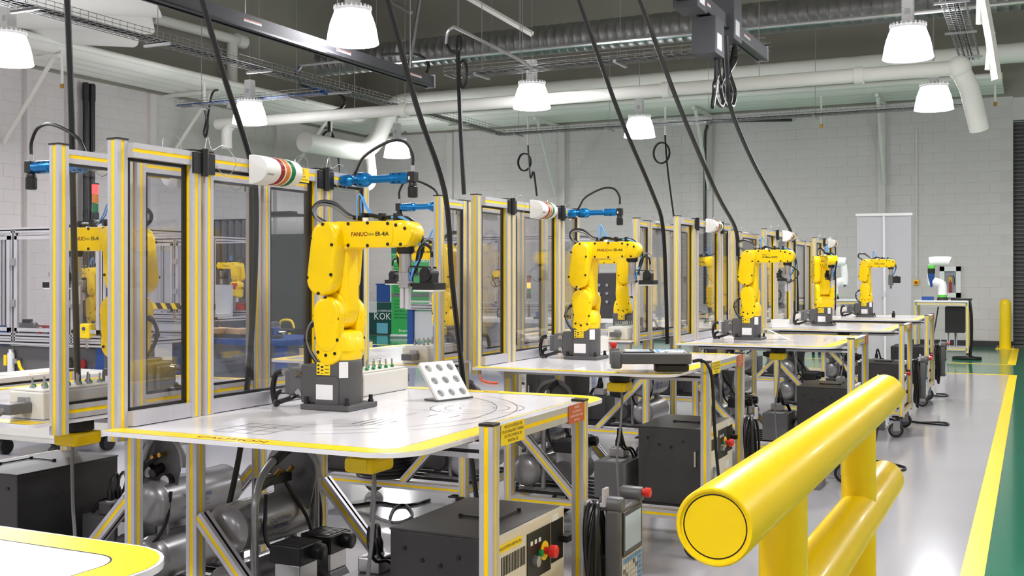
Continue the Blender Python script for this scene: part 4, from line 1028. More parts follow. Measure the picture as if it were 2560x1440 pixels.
# ------------------------------------------------------------ toggle switch boxes on the tables
def make_switchbox():
    t = thing('switch_box', 'x', 'switch box', (0, 0, 0), 0, 'toggle switch boxes on the tables')
    MB().box(-.16, .16, -.075, .075, 0, .085).build('case', 'cream', t, smooth=0, bevel=.005)
    MB().box(-.15, .15, -.065, .065, .085, .092).build('lid', 'cream', t, smooth=0, bevel=.003)
    for i in range(6):
        for y in (-.025, .03):
            x = -.11+.045*i
            MB().cyl((x, y, .092), (x, y, .1), .008, n=10).cyl((x, y, .1), (x+.002, y, .125), .0035, n=6).build('toggle', 'silver', t)
            MB().ball((x+.018, y+.012, .096), .007, n=10).build('indicator', 'green', t)
    p = MB().box(-.245, -.162, -.03, .03, .022, .055).build('plug', 'midgrey', t, smooth=0, bevel=.003)
    MB().box(-.175, -.162, -.02, .02, .055, .07).build('plug_latch', 'silver', p, smooth=0)
    return t
SWB = make_switchbox()
for k in CARTS:
    if k != 'R0': put(SWB, k, -.385, .49, TZ+.001, 'cream toggle switch box on the '+CARTS[k][3], rz=-PI/2)
# ------------------------------------------------------------ white nine-hole plate on its stand
t = thing('hole_plate', 'tilted white plate with nine round holes on dark foot', 'fixture', (-1.90, 3.49, TZ+.001), -.31)
MB().box(-.06, .012, -.088, .088, 0, .006).build('foot', 'basegrey', t, smooth=0)
mb = MB(); n = 24; th = .01; W = .162; cs = W/3; hr = .0155
Rm = Matrix.Rotation(math.radians(-38), 3, 'Y')
def tp(u, v, w): return Rm @ Vector((w, u, v))+Vector((.008, 0, .006))
for i in range(3):
    for j in range(3):
        cy, cz = -W/2+cs*(i+.5), cs*(j+.5)
        sq = []; ci = []
        for k in range(n):
            a = 2*PI*k/n+PI/4; c, s = math.cos(a), math.sin(a); m = cs/2/max(abs(c), abs(s)); sq.append((cy+m*c, cz+m*s)); ci.append((cy+hr*c, cz+hr*s))
        vs = [tp(a, b, 0) for a, b in sq]+[tp(a, b, 0) for a, b in ci]+[tp(a, b, -th) for a, b in ci]+[tp(a, b, -th) for a, b in sq]
        fs = []
        for k in range(n):
            l = (k+1) % n; fs += [(k, l, n+l, n+k), (n+k, n+l, 2*n+l, 2*n+k), (2*n+k, 2*n+l, 3*n+l, 3*n+k)]
        mb.add(vs, fs)
b = [(-W/2, 0), (W/2, 0), (W/2, W), (-W/2, W)]
for k in range(4):
    p, q = b[k], b[(k+1) % 4]; mb.add([tp(*p, 0), tp(*q, 0), tp(*q, -th), tp(*p, -th)], [(0, 1, 2, 3)])
mb.build('plate', 'white', t, smooth=0)
MB().add([tp(-W/2, 0, -.012), tp(W/2, 0, -.012), tp(W/2, W, -.012), tp(-W/2, W, -.012), tp(-W/2, 0, -.017), tp(W/2, 0, -.017), tp(W/2, W, -.017), tp(-W/2, W, -.017)], [(0, 1, 2, 3), (7, 6, 5, 4), (0, 4, 5, 1), (1, 5, 6, 2), (2, 6, 7, 3), (3, 7, 4, 0)]).build('backing', 'clothgrey', t, smooth=0)
# white carton and folded paper on farther tables
o = MB().box(-.07, .07, -.05, .05, 0, .07).build('carton', 'white', None, loc=place('R4', -.42, -.5, TZ+.001), smooth=0, bevel=.003); tag(o, 'small white carton on the table whose robot is turned aside', 'carton')
o = MB().box(-.08, .08, -.05, .05, 0, .004).build('paper_plate', 'white', None, loc=place('R3', .02, .0, TZ+.03), rot=(0, .45, .2), smooth=0); tag(o, 'tilted white plate on the table beyond pendant table', 'fixture')
o = MB().cyl((0, 0, 0), (0, 0, .05), .018, n=14).cyl((0, 0, .05), (0, 0, .07), .01, n=12).build('bottle', 'black', None, loc=place('R5', .2, 0, TZ+.001)); tag(o, 'small black bottle on the last table before banner back', 'bottle')
# ------------------------------------------------------------ loose floor cables
def floorcable(label, pts, r=.008, m='cable', sub=5):
    o = MB().tube([Vector((p[0], p[1], p[2] if len(p) > 2 else r)) for p in pts], r, n=7, sub=sub).build('floor_cable', m); return tag(o, label, 'cable')
def fz(*pix): return [tuple(onZ(px, py, .01))[:2] for px, py in pix]
floorcable('black cable snaking on floor behind the near compressor', fz((830, 1240), (870, 1262), (940, 1255), (1000, 1262), (1040, 1258), (1075, 1248)))
floorcable('grey cable looping on floor behind the near compressor', fz((860, 1270), (920, 1285), (985, 1305), (1030, 1290), (1015, 1262), (985, 1270), (975, 1310), (1010, 1328), (1060, 1320)), .008, 'greycable')
floorcable('black lead looping on floor by the turned robot table', fz((2205, 1045), (2250, 1050), (2320, 1058), (2368, 1062), (2360, 1056), (2290, 1056)), .009)
floorcable('black lead looping on floor by the last table', fz((2300, 978), (2330, 988), (2368, 990), (2362, 985), (2340, 984)), .009)
floorcable('black lead curling on floor beside the guard rail', fz((2180, 1150), (2230, 1160), (2262, 1168), (2252, 1175), (2200, 1168)), .009)
floorcable('orange cord curling on floor between the cart rows', fz((1200, 930), (1203, 948), (1222, 956), (1245, 957)), .012, 'orangecord')
o = MB().tube([place('L1', -.385, .725, TZ+.04), place('L1', -.36, .765, TZ+.0), place('L1', -.34, .775, TZ-.1), place('L1', -.33, .77, .6), place('L1', -.27, .74, .42), place('L1', -.25, .6, .25)], .011, n=8).build('switch_lead', 'greycable'); tag(o, 'thick grey lead hanging from switch box backing nine-hole plate table', 'cable')
t = thing('hose_coil', 'stack of black hose coiled on shelf backing pendant table', 'hose', (-3.3, 5.25, .237))
for i in range(7): MB().tube([(.15*math.cos(2*PI*k/16)*(1+.02*(i % 3)), .15*math.sin(2*PI*k/16), .012+.021*i) for k in range(16)], .011, n=7, closed=True, sub=2).build('hose_turn', 'cable', t)
t = thing('hose_coil', 'green hose coiled on grey box beyond the pendant table', 'hose', tuple(place('R3', .25, -.62, .0)))
MB().box(-.18, .18, -.1, .1, .0, .2).build('crate', 'midgrey', t, smooth=0, bevel=.004)
MB().box(-.15, -.1, -.1015, -.1, .05, .15).build('data_label', 'white', t, smooth=0)
for i in range(5): MB().tube([(.02+.12*math.cos(2*PI*k/14), .08*math.sin(2*PI*k/14), .21+.012*i) for k in range(14)], .007, n=6, closed=True, sub=2).build('hose_turn', 'green', t)
# ------------------------------------------------------------ far end: banner back, cobots, extinguisher, bollard
t = thing('banner_stand', 'tall grey back of a roll-up banner stand with pole', 'banner', (-2.0, 17.0, 0), .12)
MB().box(-.38, .38, -.004, .004, .1, 2.25).build('banner_sheet', 'bannerback', t, smooth=0); MB().box(-.4, .4, -.025, .025, 2.25, 2.29).build('top_bar', 'white', t, smooth=0)
MB().box(-.42, .42, -.1, .1, 0, .1).build('base', 'silver', t, smooth=0, bevel=.02); MB().cyl((.02, -.035, .1), (.0, -.03, 2.26), .018, n=10).build('pole', 'white', t); MB().box(-.02, .02, -.05, .0, 1.05, 1.13).build('pole_clip', 'alu', t, smooth=0)
def make_cobot():
    t = thing('cobot', 'x', 'cobot', (0, 0, 0), 0, 'white collaborative robots')
    MB().cyl((0, 0, 0), (0, 0, .05), .09, .075, n=20).build('base', 'black', t); MB().cyl((0, 0, .05), (0, 0, .09), .07, n=20).build('base_ring', 'limegreen', t)
    MB().tube([(0, 0, .09), (0, 0, .2), (-.02, 0, .27), (-.1, 0, .3), (-.16, 0, .32)], .075, n=16).build('lower_arm', 'white', t)
    MB().tube([(-.17, 0, .26), (-.18, 0, .4), (-.16, 0, .6)], .06, n=16).build('upper_arm', 'white', t)
    MB().tube([(-.2, 0, .64), (-.12, 0, .65), (0, 0, .65), (.08, 0, .65), (.12, 0, .64)], .085, n=16).build('forearm', 'white', t)
    MB().cyl((-.17, -.05, .58), (-.17, -.05, .53), .06, n=18).build('wrist_ring', 'limegreen', t)
    MB().cyl((-.17, -.05, .53), (-.17, -.05, .45), .058, n=18).build('wrist', 'black', t)
    MB().rings((-.17, -.05, .45), (-.17, -.05, .22), [(0, .055), (.3, .05), (.6, .03), (1, .015)], 14).build('gripper', 'bluepaint', t)
    return t
CB = make_cobot()
def demo_cart(label, x, y, w=.8):
    t = thing('demo_cart', label, 'cart', (x, y, 0))
    for sx in (-w/2, w/2):
        for sy in (-.3, .3):
            bar('leg', (sx, sy, .1), (sx, sy, .95), (0, -1, 0), t, .045)
            MB().cyl((sx-.02, sy, .04), (sx+.02, sy, .04), .04, n=14).box(sx-.012, sx+.012, sy-.02, sy+.02, .04, .1).build('caster', 'black', t)
    MB().box(-w/2-.01, w/2+.01, -.33, .33, .93, .955).build('tabletop', 'white', t, smooth=0)
    for sy in (-.3, .3): bar('bottom_rail', (-w/2, sy, .16), (w/2, sy, .16), (0, 0, 1), t, .045); bar('top_rail', (-w/2, sy, .9), (w/2, sy, .9), (0, 0, 1), t, .045)
    MB().box(-w/2, w/2, -.3, .3, .17, .185).build('shelf', 'alu', t, smooth=0)
    MB().box(w/2-.35, w/2-.05, -.15, .2, .42, .85).build('controller_box', 'black', t, smooth=0, bevel=.005)
    bar('stand_post', (w/2-.3, -.1, .185), (w/2-.3, -.1, .42), (0, -1, 0), t, .045, strips='ssss'); bar('stand_post', (w/2-.2, .1, .185), (w/2-.2, .1, .42), (0, -1, 0), t, .045, strips='ssss')
    MB().tube([(-.05, -.2, .85), (-.1, -.25, .5), (-.15, -.3, .19)], .012, n=6).build('cable', 'cable', t)
    MB().tube([(w/2+.03, -.2, .95), (w/2+.06, -.25, .7), (w/2+.06, -.25, .3), (w/2+.05, -.25, .05), (w/2+.2, -.3, .02), (w/2+.1, -.4, .02), (w/2-.2, -.35, .02), (w/2-.1, -.2, .02), (w/2+.2, -.2, .02)], .025, n=6).build('cable', 'cable', t)
    return t
cx = onY(2356, 800, 19.6).x
demo_cart('aluminium demo cart with white cobot by fire extinguisher', cx, 19.6)
demo_cart('aluminium demo cart with white cobot behind the last robot', onY(2100, 800, 19.6).x, 19.6)
CB.location = (cx+.0, 19.6, .955); CB['label'] = 'white cobot with green rings on cart by fire extinguisher'
dup(CB, (onY(2085, 800, 19.6).x, 19.6, .955), PI, 'white cobot with green rings behind the last yellow robot')
o = MB().box(-.09, .09, -.06, .06, 0, .06).build('tray', 'bluepaint', None, loc=(cx-.22, 19.5, .956), smooth=0); tag(o, 'small blue tray on the cobot cart', 'tray')
o = MB().box(-.16, .16, -.08, .08, 0, .03).box(-.16, -.1, -.08, .08, .03, .045).build('tablet', 'black', None, loc=(cx+.3, 19.5, .956), smooth=0); tag(o, 'black tablet on the cobot cart by extinguisher', 'tablet')
e = onY(2376, 705, WY)
t = thing('extinguisher_cabinet', 'white wall cabinet with window around fire extinguisher', 'cabinet', (e.x, WY-.005, e.z))
mb = MB(); w, h = .19, .3
for q in ((-w, -w+.085, -h, h), (w-.085, w, -h, h), (-w, w, h-.09, h), (-w, w, -h, -h+.09)): mb.box(q[0], q[1], -.06, 0, q[2], q[3])
mb.build('door_frame', 'white', t, smooth=0); MB().box(-w, w, -.005, .0, -h, h).build('back', 'clothgrey', t, smooth=0); MB().box(-w+.085, w-.085, -.058, -.055, -h+.09, h-.09).build('pane', 'pane', t, smooth=0)
t = thing('fire_extinguisher', 'red fire extinguisher inside the white wall cabinet', 'extinguisher', (e.x, WY-.03, e.z))
MB().rings((0, 0, -.22), (0, 0, .1), [(0, .02), (.02, .024), (.8, .024), (.92, .018), (1, .01)], 16).build('cylinder', 'red', t); MB().box(-.03, .03, -.022, .0, .0, .1).build('yellow_tag', 'yellowlabel', t, smooth=0); MB().box(-.04, .05, -.01, .01, .13, .15).cyl((0, 0, .1), (0, 0, .17), .012, n=8).build('valve', 'silver', t, smooth=0); MB().tube([(.03, 0, .14), (.07, 0, .08), (.07, 0, -.05)], .008, n=6).build('hose', 'cable', t)
e = onY(2291, 706, WY)
t = thing('wall_estop', 'yellow emergency stop box on the far block wall', 'emergency stop', (e.x, WY-.005, e.z))
MB().box(-.05, .05, -.05, 0, -.05, .05).build('box', 'yellowlabel', t, smooth=0, bevel=.006); MB().rings((0, -.05, 0), (0, -.09, 0), [(0, .015), (.4, .015), (.45, .03), (1, .028)], 16).build('stop_button', 'red', t)
b = onZ(2513, 872, 0)
t = thing('bollard', 'yellow steel bollard on base plate by the shutter door', 'bollard', (b.x, b.y, 0))
MB().rings((0, 0, .015), (0, 0, .93), [(0, .1), (.9, .1), (.95, .092), (.98, .065), (1, .01)], 24).build('post', 'safety', t); MB().box(-.16, .16, -.16, .16, 0, .015).build('base_plate', 'safety', t, smooth=0)
for x in (-.13, .13):
    for y in (-.13, .13): MB().cyl((x, y, .015), (x, y, .05), .015, n=8).build('anchor_bolt', 'silver', t)
# ------------------------------------------------------------ corner: cloth table, green banner
t = thing('expo_table', 'table with patchwork cloth reading KOKOMO by the far wall', 'table', (-13.45, 21.9, 0), 0)
MB().box(-.9, .9, -.35, .35, .71, .75).build('tabletop', 'clothgrey', t, smooth=0)
cm = ['clothgrey', 'clothteal', 'clothcyan', 'clothteal', 'clothlime', 'clothgrey']; k = 0
for i in range(6):
    for j in range(3):
        m = ('clothteal' if j == 1 or (i*2+j) % 3 == 0 else cm[(i+2*j) % 6])
        MB().box(-.9+.3*i, -.6+.3*i, -.365, -.352, .03+.24*j, .27+.24*j).build('cloth_patch', m, t, smooth=0)
text('KOKOMO', .23, 'cloth_print', 'white', t, (.12, -.368, .42), (PI/2, 0, 0), sx=.95)
text('IVY TECH COMMUNITY COLLEGE', .07, 'cloth_print', 'white', t, (-.05, -.368, .55), (PI/2, 0, 0))
t = thing('banner_stand', 'green roll-up banner reading Smart Manufacturing', 'banner', (-12.35, 20.7, 0), .35)
MB().box(-.42, .42, -.004, .004, .08, 2.0).build('banner_sheet', 'green', t, smooth=0); MB().box(-.42, .42, -.006, -.004, .9, .98).build('stripe', 'midgrey', t, smooth=0); MB().box(-.44, .44, -.1, .1, 0, .08).build('base', 'silver', t, smooth=0, bevel=.02); MB().box(-.42, .42, -.006, -.004, 1.86, 2.0).build('header', 'clothteal', t, smooth=0)
text('Smart Manufacturing', .085, 'banner_print', 'white', t, (.1, -.008, .16), (PI/2, 0, 0))
text('Smart Manufacturing', .11, 'banner_print', 'white', t, (-.38, -.008, 1.7), (PI/2, 0, 0), align='LEFT')
for k, s in enumerate(('Solutions', 'Targeted Skills', 'Industry 4.0', 'Schools and Colleges', 'Basic Controls', 'Basic Skills', 'Robotics', '4.0 Skills', 'Manufacturing', 'System')): text(s, .065, 'banner_print', 'inkblack', t, (-.36, -.008, 1.58-.068*k), (PI/2, 0, 0), align='LEFT')
for k, s in enumerate(('Features', 'Smart Robot', 'Smart Sensors, Barcodes, Capacitive', 'Light Beam', 'Smart Conveyor System', 'Allen-Bradley Programmable Logic Controller')): text(s, .055, 'banner_print', 'inkblack', t, (-.36, -.008, .82-.075*k), (PI/2, 0, 0), align='LEFT')
t = thing('storage_bin', 'blue storage bin on the cloth covered table', 'bin', (-13.7, 21.9, .75)); MB().box(-.2, .2, -.15, .15, 0, .42).build('body', 'bluepaint', t, smooth=0, bevel=.02); MB().box(-.21, .21, -.16, .16, .4, .43).build('rim', 'bluepaint', t, smooth=0)
t = thing('storage_bin', 'clear grey storage bin on the cloth covered table', 'bin', (-13.2, 21.8, .75)); MB().box(-.25, .25, -.18, .18, 0, .42).build('body', 'clothgrey', t, smooth=0, bevel=.02); MB().box(-.26, .26, -.19, .19, .4, .43).build('rim', 'clothgrey', t, smooth=0)
t = thing('folding_table', 'white folding table beside the green banner', 'table', (-11.6, 21.6, 0)); MB().box(-.9, .9, -.35, .35, .7, .74).build('tabletop', 'white', t, smooth=0)
for x in (-.8, .8): MB().tube([(x, -.3, .02), (x, -.3, .7), (x, .3, .7), (x, .3, .02)], .015, n=6, sub=1).build('leg_frame', 'black', t)
# ------------------------------------------------------------ aluminium-framed training stations behind the left row
SM = ['alu', 'alu', 'alu_slot']
def sbar(p0, p1, par, n='frame_bar', w=.045):
    mb = MB(); profile(mb, p0, p1, (0, -1, 0) if abs(p1[2]-p0[2]) > .01 else (0, 0, 1), w, strips='ssss'); return mb.build(n, SM, par, smooth=0)
def station(label, x0, x1, y0, y1, zb, zt, cols, lower='midgrey'):
    t = thing('training_station', label, 'workstation', (0, 0, 0))
    for z in (zb, zb+.05, zt): 
        for y in (y0, y1): sbar((x0, y, z), (x1, y, z), t)
    for x in (x0, x1): sbar((x, y0, zt), (x, y1, zt), t); sbar((x, y0, zb), (x, y1, zb), t)
    for x in [x0]+list(cols)+[x1]:
        sbar((x, y0, zb), (x, y0, zt), t, 'frame_post')
    for x in (x0, x1): sbar((x, y1, zb), (x, y1, zt), t, 'frame_post')
    xs = [x0]+list(cols)+[x1]
    for a, b in zip(xs[:-1], xs[1:]):
        d = MB()
        for q in ((a+.03, b-.03, zb+.09, zb+.12), (a+.03, b-.03, zt-.08, zt-.05), (a+.03, a+.06, zb+.09, zt-.05), (b-.06, b-.03, zb+.09, zt-.05)): d.box(q[0], q[1], y0-.035, y0-.015, q[2], q[3])
        d = d.build('door_frame', 'alu', t, smooth=0)
        MB().box(a+.06, b-.06, y0-.028, y0-.022, zb+.12, zt-.08).build('pane', 'clearbox', d, smooth=0)
        for z in (zb+.3, zt-.3): MB().box(a-.01, a+.05, y0-.05, y0-.03, z, z+.06).build('door_hinge', 'silver', d, smooth=0)
    MB().box(x0, x1, y0+.02, y1, zb-.03, zb).build('bench_top', 'midgrey', t, smooth=0)
    MB().box(x0+.12, x1-.12, y0+.05, y0+.07, zb-.5, zb-.04).build('lower_panel', lower, t, smooth=0)
    for x in (x0+.06, x1-.06):
        for y in (y0+.06, y1-.06):
            MB().box(x-.05, x+.05, y-.05, y+.05, .1, zb-.03).build('leg', 'bluepaint', t, smooth=0); MB().cyl((x-.02, y, .05), (x+.02, y, .05), .05, n=14).build('caster', 'black', t)
    for y in (y0+.06, y1-.06): MB().box(x0, x1, y-.04, y+.04, .22, .3).build('base_beam', 'bluepaint', t, smooth=0)
    return t
c1, c2 = onY(38, 700, 6.6).x, onY(180, 700, 6.6).x
xr = onY(262, 700, 6.6).x
st = station('aluminium framed training station with grey valve panel and blue legs', -9.2, xr, 6.6, 7.6, .80, 1.75, (c1, c2))
text('AMATROL', .09, 'maker_print', 'inkblue', st, (onY(228, 930, 6.6).x, 6.645, onY(228, 930, 6.6).z), (PI/2, 0, 0))
t = thing('air_regulator', 'white air regulator with yellow hose on grey valve panel', 'regulator', onY(28, 905, 6.62))
MB().cyl((0, 0, -.1), (0, 0, .08), .03, n=12).cyl((0, 0, .08), (0, 0, .11), .02, n=10).build('bowl', 'white', t); MB().box(-.07, -.04, -.02, .02, -.03, .06).build('valve', 'yellowlabel', t, smooth=0); MB().box(.04, .09, -.02, .02, -.01, .03).build('port', 'silver', t, smooth=0)
MB().tube([(.09, 0, .01), (.12, -.01, -.04), (.17, -.01, -.08), (.21, 0, -.07)], .014, n=7).build('hose', 'yellowlabel', t)
for px, py, m, r, lab in ((207, 912, 'red', .045, 'dark red round port on the grey valve panel'), (172, 908, 'black', .05, 'black cable port with yellow leads on grey valve panel')):
    p = onY(px, py, 6.64); t = thing('panel_port', lab, 'port', p); MB().cyl((0, -.02, 0), (0, .0, 0), r, n=20).build('port_disc', 'lensred' if m == 'red' else m, t)
    if m == 'black':
        for k in range(4): MB().tube([(0, -.02, .01*k), (-.06, -.06, -.03-.02*k), (-.16, -.05, .03-.04*k)], .006, n=5).build('lead', 'yellowlabel', t)
# red stack light above that station
p = onY(238, 560, 7.2)
def stack(label, p, glow):
    t = thing('stack_light', label, 'stack light', p, 0, 'stack lights of the stations')
    MB().cyl((0, 0, -.02), (0, 0, .09), .012, n=10).build('pole', 'silver', t); MB().cyl((0, 0, .09), (0, 0, .15), .034, n=14).build('socket', 'black', t)
    for k, m in enumerate(('lensgreen', 'amberglow' if glow == 'a' else 'lensorange', 'redglow' if glow == 'r' else 'lensred')): MB().cyl((0, 0, .15+.085*k), (0, 0, .23+.085*k), .027, n=16).build('lens', m, t)
    MB().cyl((0, 0, .4), (0, 0, .415), .034, n=14).build('cap', 'black', t); return t
p = onY(238, 572, 7.2); p.z = 1.72; stack('stack light glowing red above the valve panel station', (p.x, p.y, 1.775), 'r')
# robots on the far stations (copies without dress detail would look alike)
p = onY(243, 800, 7.1); r = dup(RB, (p.x, 7.1, .801), 0, 'yellow robot inside the valve panel station'); turn(r, PI*.9)
t = thing('stop_box', 'yellow stop box with blue and red buttons on valve panel station', 'emergency stop', onY(210, 828, 6.55)); MB().box(-.05, .05, 0, .08, -.06, .06).build('box', 'yellowlabel', t, smooth=0, bevel=.006); MB().cyl((.0, 0, .02), (0, -.012, .02), .014, n=12).build('reset_button', 'bluepaint', t); MB().rings((-.05, .03, -.02), (-.1, .03, -.02), [(0, .014), (.4, .014), (.45, .026), (1, .024)], 14).build('stop_button', 'red', t); MB().cyl((0, .04, -.06), (0, .04, -.14), .02, n=10).build('stem', 'silver', t)
t = thing('linear_axis', 'tall aluminium linear axis inside the valve panel station', 'actuator', (onY(187, 700, 7.0).x, 7.0, .801)); MB().box(-.04, .04, -.04, .04, 0, .62).build('rail', 'alu', t, smooth=0); MB().box(-.05, .05, -.06, -.04, .3, .5).build('carriage', 'silver', t, smooth=0); MB().box(-.06, .06, -.1, -.06, .4, .46).build('gripper_block', 'black', t, smooth=0)
# second station
xa, xb = onY(352, 700, 10.0).x, onY(532, 700, 10.0).x
st2 = station('pale framed station with hazard striped guard bar', xa-.6, xb, 10.0, 11.0, .85, 1.8, ((xa+xb)/2,), 'clothgrey')
hb = MB().box(xa, xb+.1, 9.9, 9.93, .97, 1.04).build('hazard_bar', 'black', st2, smooth=0)
k = xa
while k < xb:
    MB().add([(k, 9.899, .97), (k+.07, 9.899, .97), (k+.02, 9.899, 1.04), (k-.05, 9.899, 1.04)], [(0, 1, 2, 3)]).build('hazard_stripe', 'strip', hb, smooth=0); k += .15
# dark curtain
a, b = onY(515, 600, 15.5), onY(660, 600, 15.5)
mb = MB(); secs = []
n = 60
for y in (-.012, .012): secs.append([(a.x+(b.x-a.x)*i/n, 15.5+.05*math.sin(i*.9)+y, 0) for i in range(n+1)])
vs = []; fs = []
for s_ in range(2):
    for z in (.1, 2.35):
        for i in range(n+1): q = secs[s_][i]; vs.append((q[0], q[1], z))
for s_ in range(2):
    o_ = s_*2*(n+1)
    for i in range(n): fs.append((o_+i, o_+i+1, o_+n+2+i, o_+n+1+i))
t = thing('curtain', 'tall dark grey curtain behind the blue benches', 'curtain', (0, 0, 0)); mb.add(vs, fs).build('cloth', 'curtain', t, smooth=60); MB().cyl((a.x-.1, 15.5, 2.36), (b.x+.1, 15.5, 2.36), .02, n=8).build('curtain_rod', 'black', t)
for x in (a.x-.1, b.x+.1): MB().cyl((x, 15.5, 0), (x, 15.5, 2.38), .02, n=8).build('stand_pole', 'black', t)
# blue benches with things on them
def bench(label, x, y, w, d, h=.8, m='bluepaint'):
    t = thing('workbench', label, 'workbench', (x, y, 0)); MB().box(-w/2, w/2, -d/2, d/2, h-.05, h).build('worktop', m, t, smooth=0)
    for sx in (-w/2+.06, w/2-.06):
        for sy in (-d/2+.06, d/2-.06): MB().box(sx-.04, sx+.04, sy-.04, sy+.04, .0, h-.05).build('leg', m, t, smooth=0)
    MB().box(-w/2, w/2, -.02, .02, .3, .36).build('stretcher', m, t, smooth=0); MB().box(-w/2+.05, w/2-.05, d/2-.06, d/2-.03, h-.45, h-.06).build('back_panel', 'clothgrey', t, smooth=0); return t
p = onY(600, 840, 8.4); bench('blue workbench holding rows of wooden blocks', p.x, 8.4, 1.7, .9, .78)
for i in range(3):
    for j in range(2): 
        o = MB().box(-.11, .11, -.045, .045, 0, .05).build('wood_block', 'wood', None, loc=(p.x-.35+.26*i, 8.15+.13*j, .815), rot=(0, 0, -.25), smooth=0, bevel=.003); tag(o, 'pale wooden block lying in rows on the blue workbench', 'wood block', 'wooden blocks on blue bench')
o = MB().box(-.5, .35, -.12, .22, 0, .035).build('block_tray', 'darkgrey', None, loc=(p.x-.05, 8.2, .78), rot=(0, 0, -.05), smooth=0); tag(o, 'dark tray under the wooden blocks', 'tray')
r = dup(RB, (onY(592, 740, 11.5).x, 11.5, .91), 0, 'small yellow robot in front of the dark curtain'); turn(r, PI)
bench('blue bench carrying the robot before the dark curtain', onY(600, 800, 11.5).x, 11.5, 1.8, .9, .908)
t = thing('stop_box', 'yellow box with red mushroom button before the dark curtain', 'emergency stop', (onY(573, 735, 11.0).x, 11.1, .909)); MB().box(-.07, .07, -.06, .06, .2, .28).build('box', 'yellowlabel', t, smooth=0); MB().cyl((0, 0, 0), (0, 0, .2), .02, n=10).build('stem', 'silver', t); MB().rings((0, 0, .28), (0, 0, .36), [(0, .02), (.45, .02), (.5, .04), (1, .035)], 14).build('stop_button', 'red', t)
for i, (m, dx) in enumerate((('red', .3), ('clothgrey', .52), ('green', .72), ('black', -.55))):
    o = MB().box(-.09, .09, -.12, .12, 0, .012).box(-.09, .09, -.12, -.108, 0, .1).box(-.09, .09, .108, .12, 0, .1).box(-.09, -.078, -.12, .12, 0, .1).box(.078, .09, -.12, .12, 0, .1).build('parts_bin', m, None, loc=(onY(600, 800, 11.5).x+dx, 11.25, .909), smooth=0); tag(o, {'red': 'red', 'clothgrey': 'grey', 'green': 'green', 'black': 'black'}[m]+' open parts bin on the bench before dark curtain', 'bin')
p = onY(720, 840, 9.5); bench('blue workbench behind the robot of nine-hole plate table', p.x, 9.6, 1.6, .8, .62)
o = MB().box(-.6, .6, -.02, .02, 0, 1.2).box(-.62, .62, -.06, .06, .0, .02).build('display_board', 'boardgreen', None, loc=(p.x, 9.78, .621), smooth=0); tag(o, 'dark green display board standing on blue workbench', 'board')
t = thing('monitor_arm', 'black clamp arm with tray standing behind display board', 'stand', (onY(690, 560, 10.1).x, 9.91, .621)); MB().box(-.08, .08, -.05, .05, 0, .02).build('foot', 'black', t, smooth=0); MB().cyl((0, 0, .02), (0, 0, 1.4), .05, n=12).build('column', 'black', t); MB().box(-.1, .5, -.1, .1, 1.4, 1.425).build('tray', 'black', t, smooth=0); MB().ball((-.03, 0, 1.5), .07).build('knob', 'black', t); MB().box(.08, .4, -.06, .06, 1.426, 1.46).build('tray_pad', 'black', t, smooth=0, bevel=.01)
t = thing('tool_bag', 'black and yellow tool bag on the blue workbench', 'bag', (onY(745, 860, 9.5).x, 9.35, .621)); MB().box(-.14, .14, -.1, .1, 0, .2).build('body', 'black', t, smooth=0, bevel=.02); MB().tube([(-.1, -.05, .19), (-.06, -.05, .27), (.06, -.05, .27), (.1, -.05, .19)], .014, n=6).build('handle', 'yellowlabel', t)
for k in range(3): MB().box(-.1+.08*k, -.06+.08*k, -.105, -.1, .03, .15).build('strap', 'yellowlabel', t, smooth=0)
# stations glimpsed through the second cart's glass
xa, xb = onY(1300, 700, 15).x, onY(1470, 700, 15).x
station('far framed station with amber stack lights beside', xa-2.0, xb-.2, 15.0, 15.9, .85, 1.95, ((xa+xb)/2-.9,), 'clothgrey')
for px in (1322, 1396):
    p = onY(px, 800, 14.2); q = stack('stack light glowing amber seen through pendant table fence', (p.x, 14.2, .95), 'a')
    o = MB().cyl((0, 0, 0), (0, 0, .95), .02, n=10).cyl((0, 0, 0), (0, 0, .02), .15, n=16).build('pedestal', 'black', None, loc=(p.x, 14.2, 0)); tag(o, 'thin black pedestal carrying an amber stack light', 'stand', 'pedestals of amber stack lights')
p = onY(1360, 800, 13.0); bench('pale bench seen through the fence of pendant table', p.x-.4, 13.2, 2.2, .7, .8, 'clothgrey')
r = dup(RB, (p.x-.5, 13.2, .801), 0, 'yellow robot on the pale bench seen through glass'); turn(r, PI+.3)
t = thing('instrument_case', 'dark grey instrument panel standing behind pendant table robot', 'instrument', onY(1500, 790, 12.5)); t.location.z = 0
MB().box(-.25, .25, -.15, .15, .85, 1.4).build('panel', 'darkgrey', t, smooth=0, bevel=.01); MB().box(-.3, .3, -.2, .2, .8, .85).build('shelf', 'white', t, smooth=0)
for x in (-.27, .27):
    for y in (-.17, .17): MB().box(x-.02, x+.02, y-.02, y+.02, 0, .8).build('leg', 'alu', t, smooth=0)
for i in range(4):
    for j in range(3): MB().cyl((-.15+.1*i, -.15, 1.05+.1*j), (-.15+.1*i, -.165, 1.05+.1*j), .018, n=10).build('dial', 'silver', t)
# beige drawer cabinet below the left station
t = thing('drawer_cabinet', 'white rolling cabinet beside the valve panel station', 'cabinet', (onZ(225, 1115, 0).x, onZ(225, 1115, 0).y-.33, 0)); MB().box(-.35, .35, -.3, .3, .12, .62).build('body', 'cream', t, smooth=0, bevel=.01)
for z in (.16, .4): MB().box(-.32, .32, -.31, -.3, z, z+.2).build('drawer', 'cream', t, smooth=0, bevel=.004)
for x in (-.28, .28):
    for y in (-.24, .24): MB().cyl((x-.025, y, .06), (x+.025, y, .06), .06, n=14).build('caster', 'black', t)

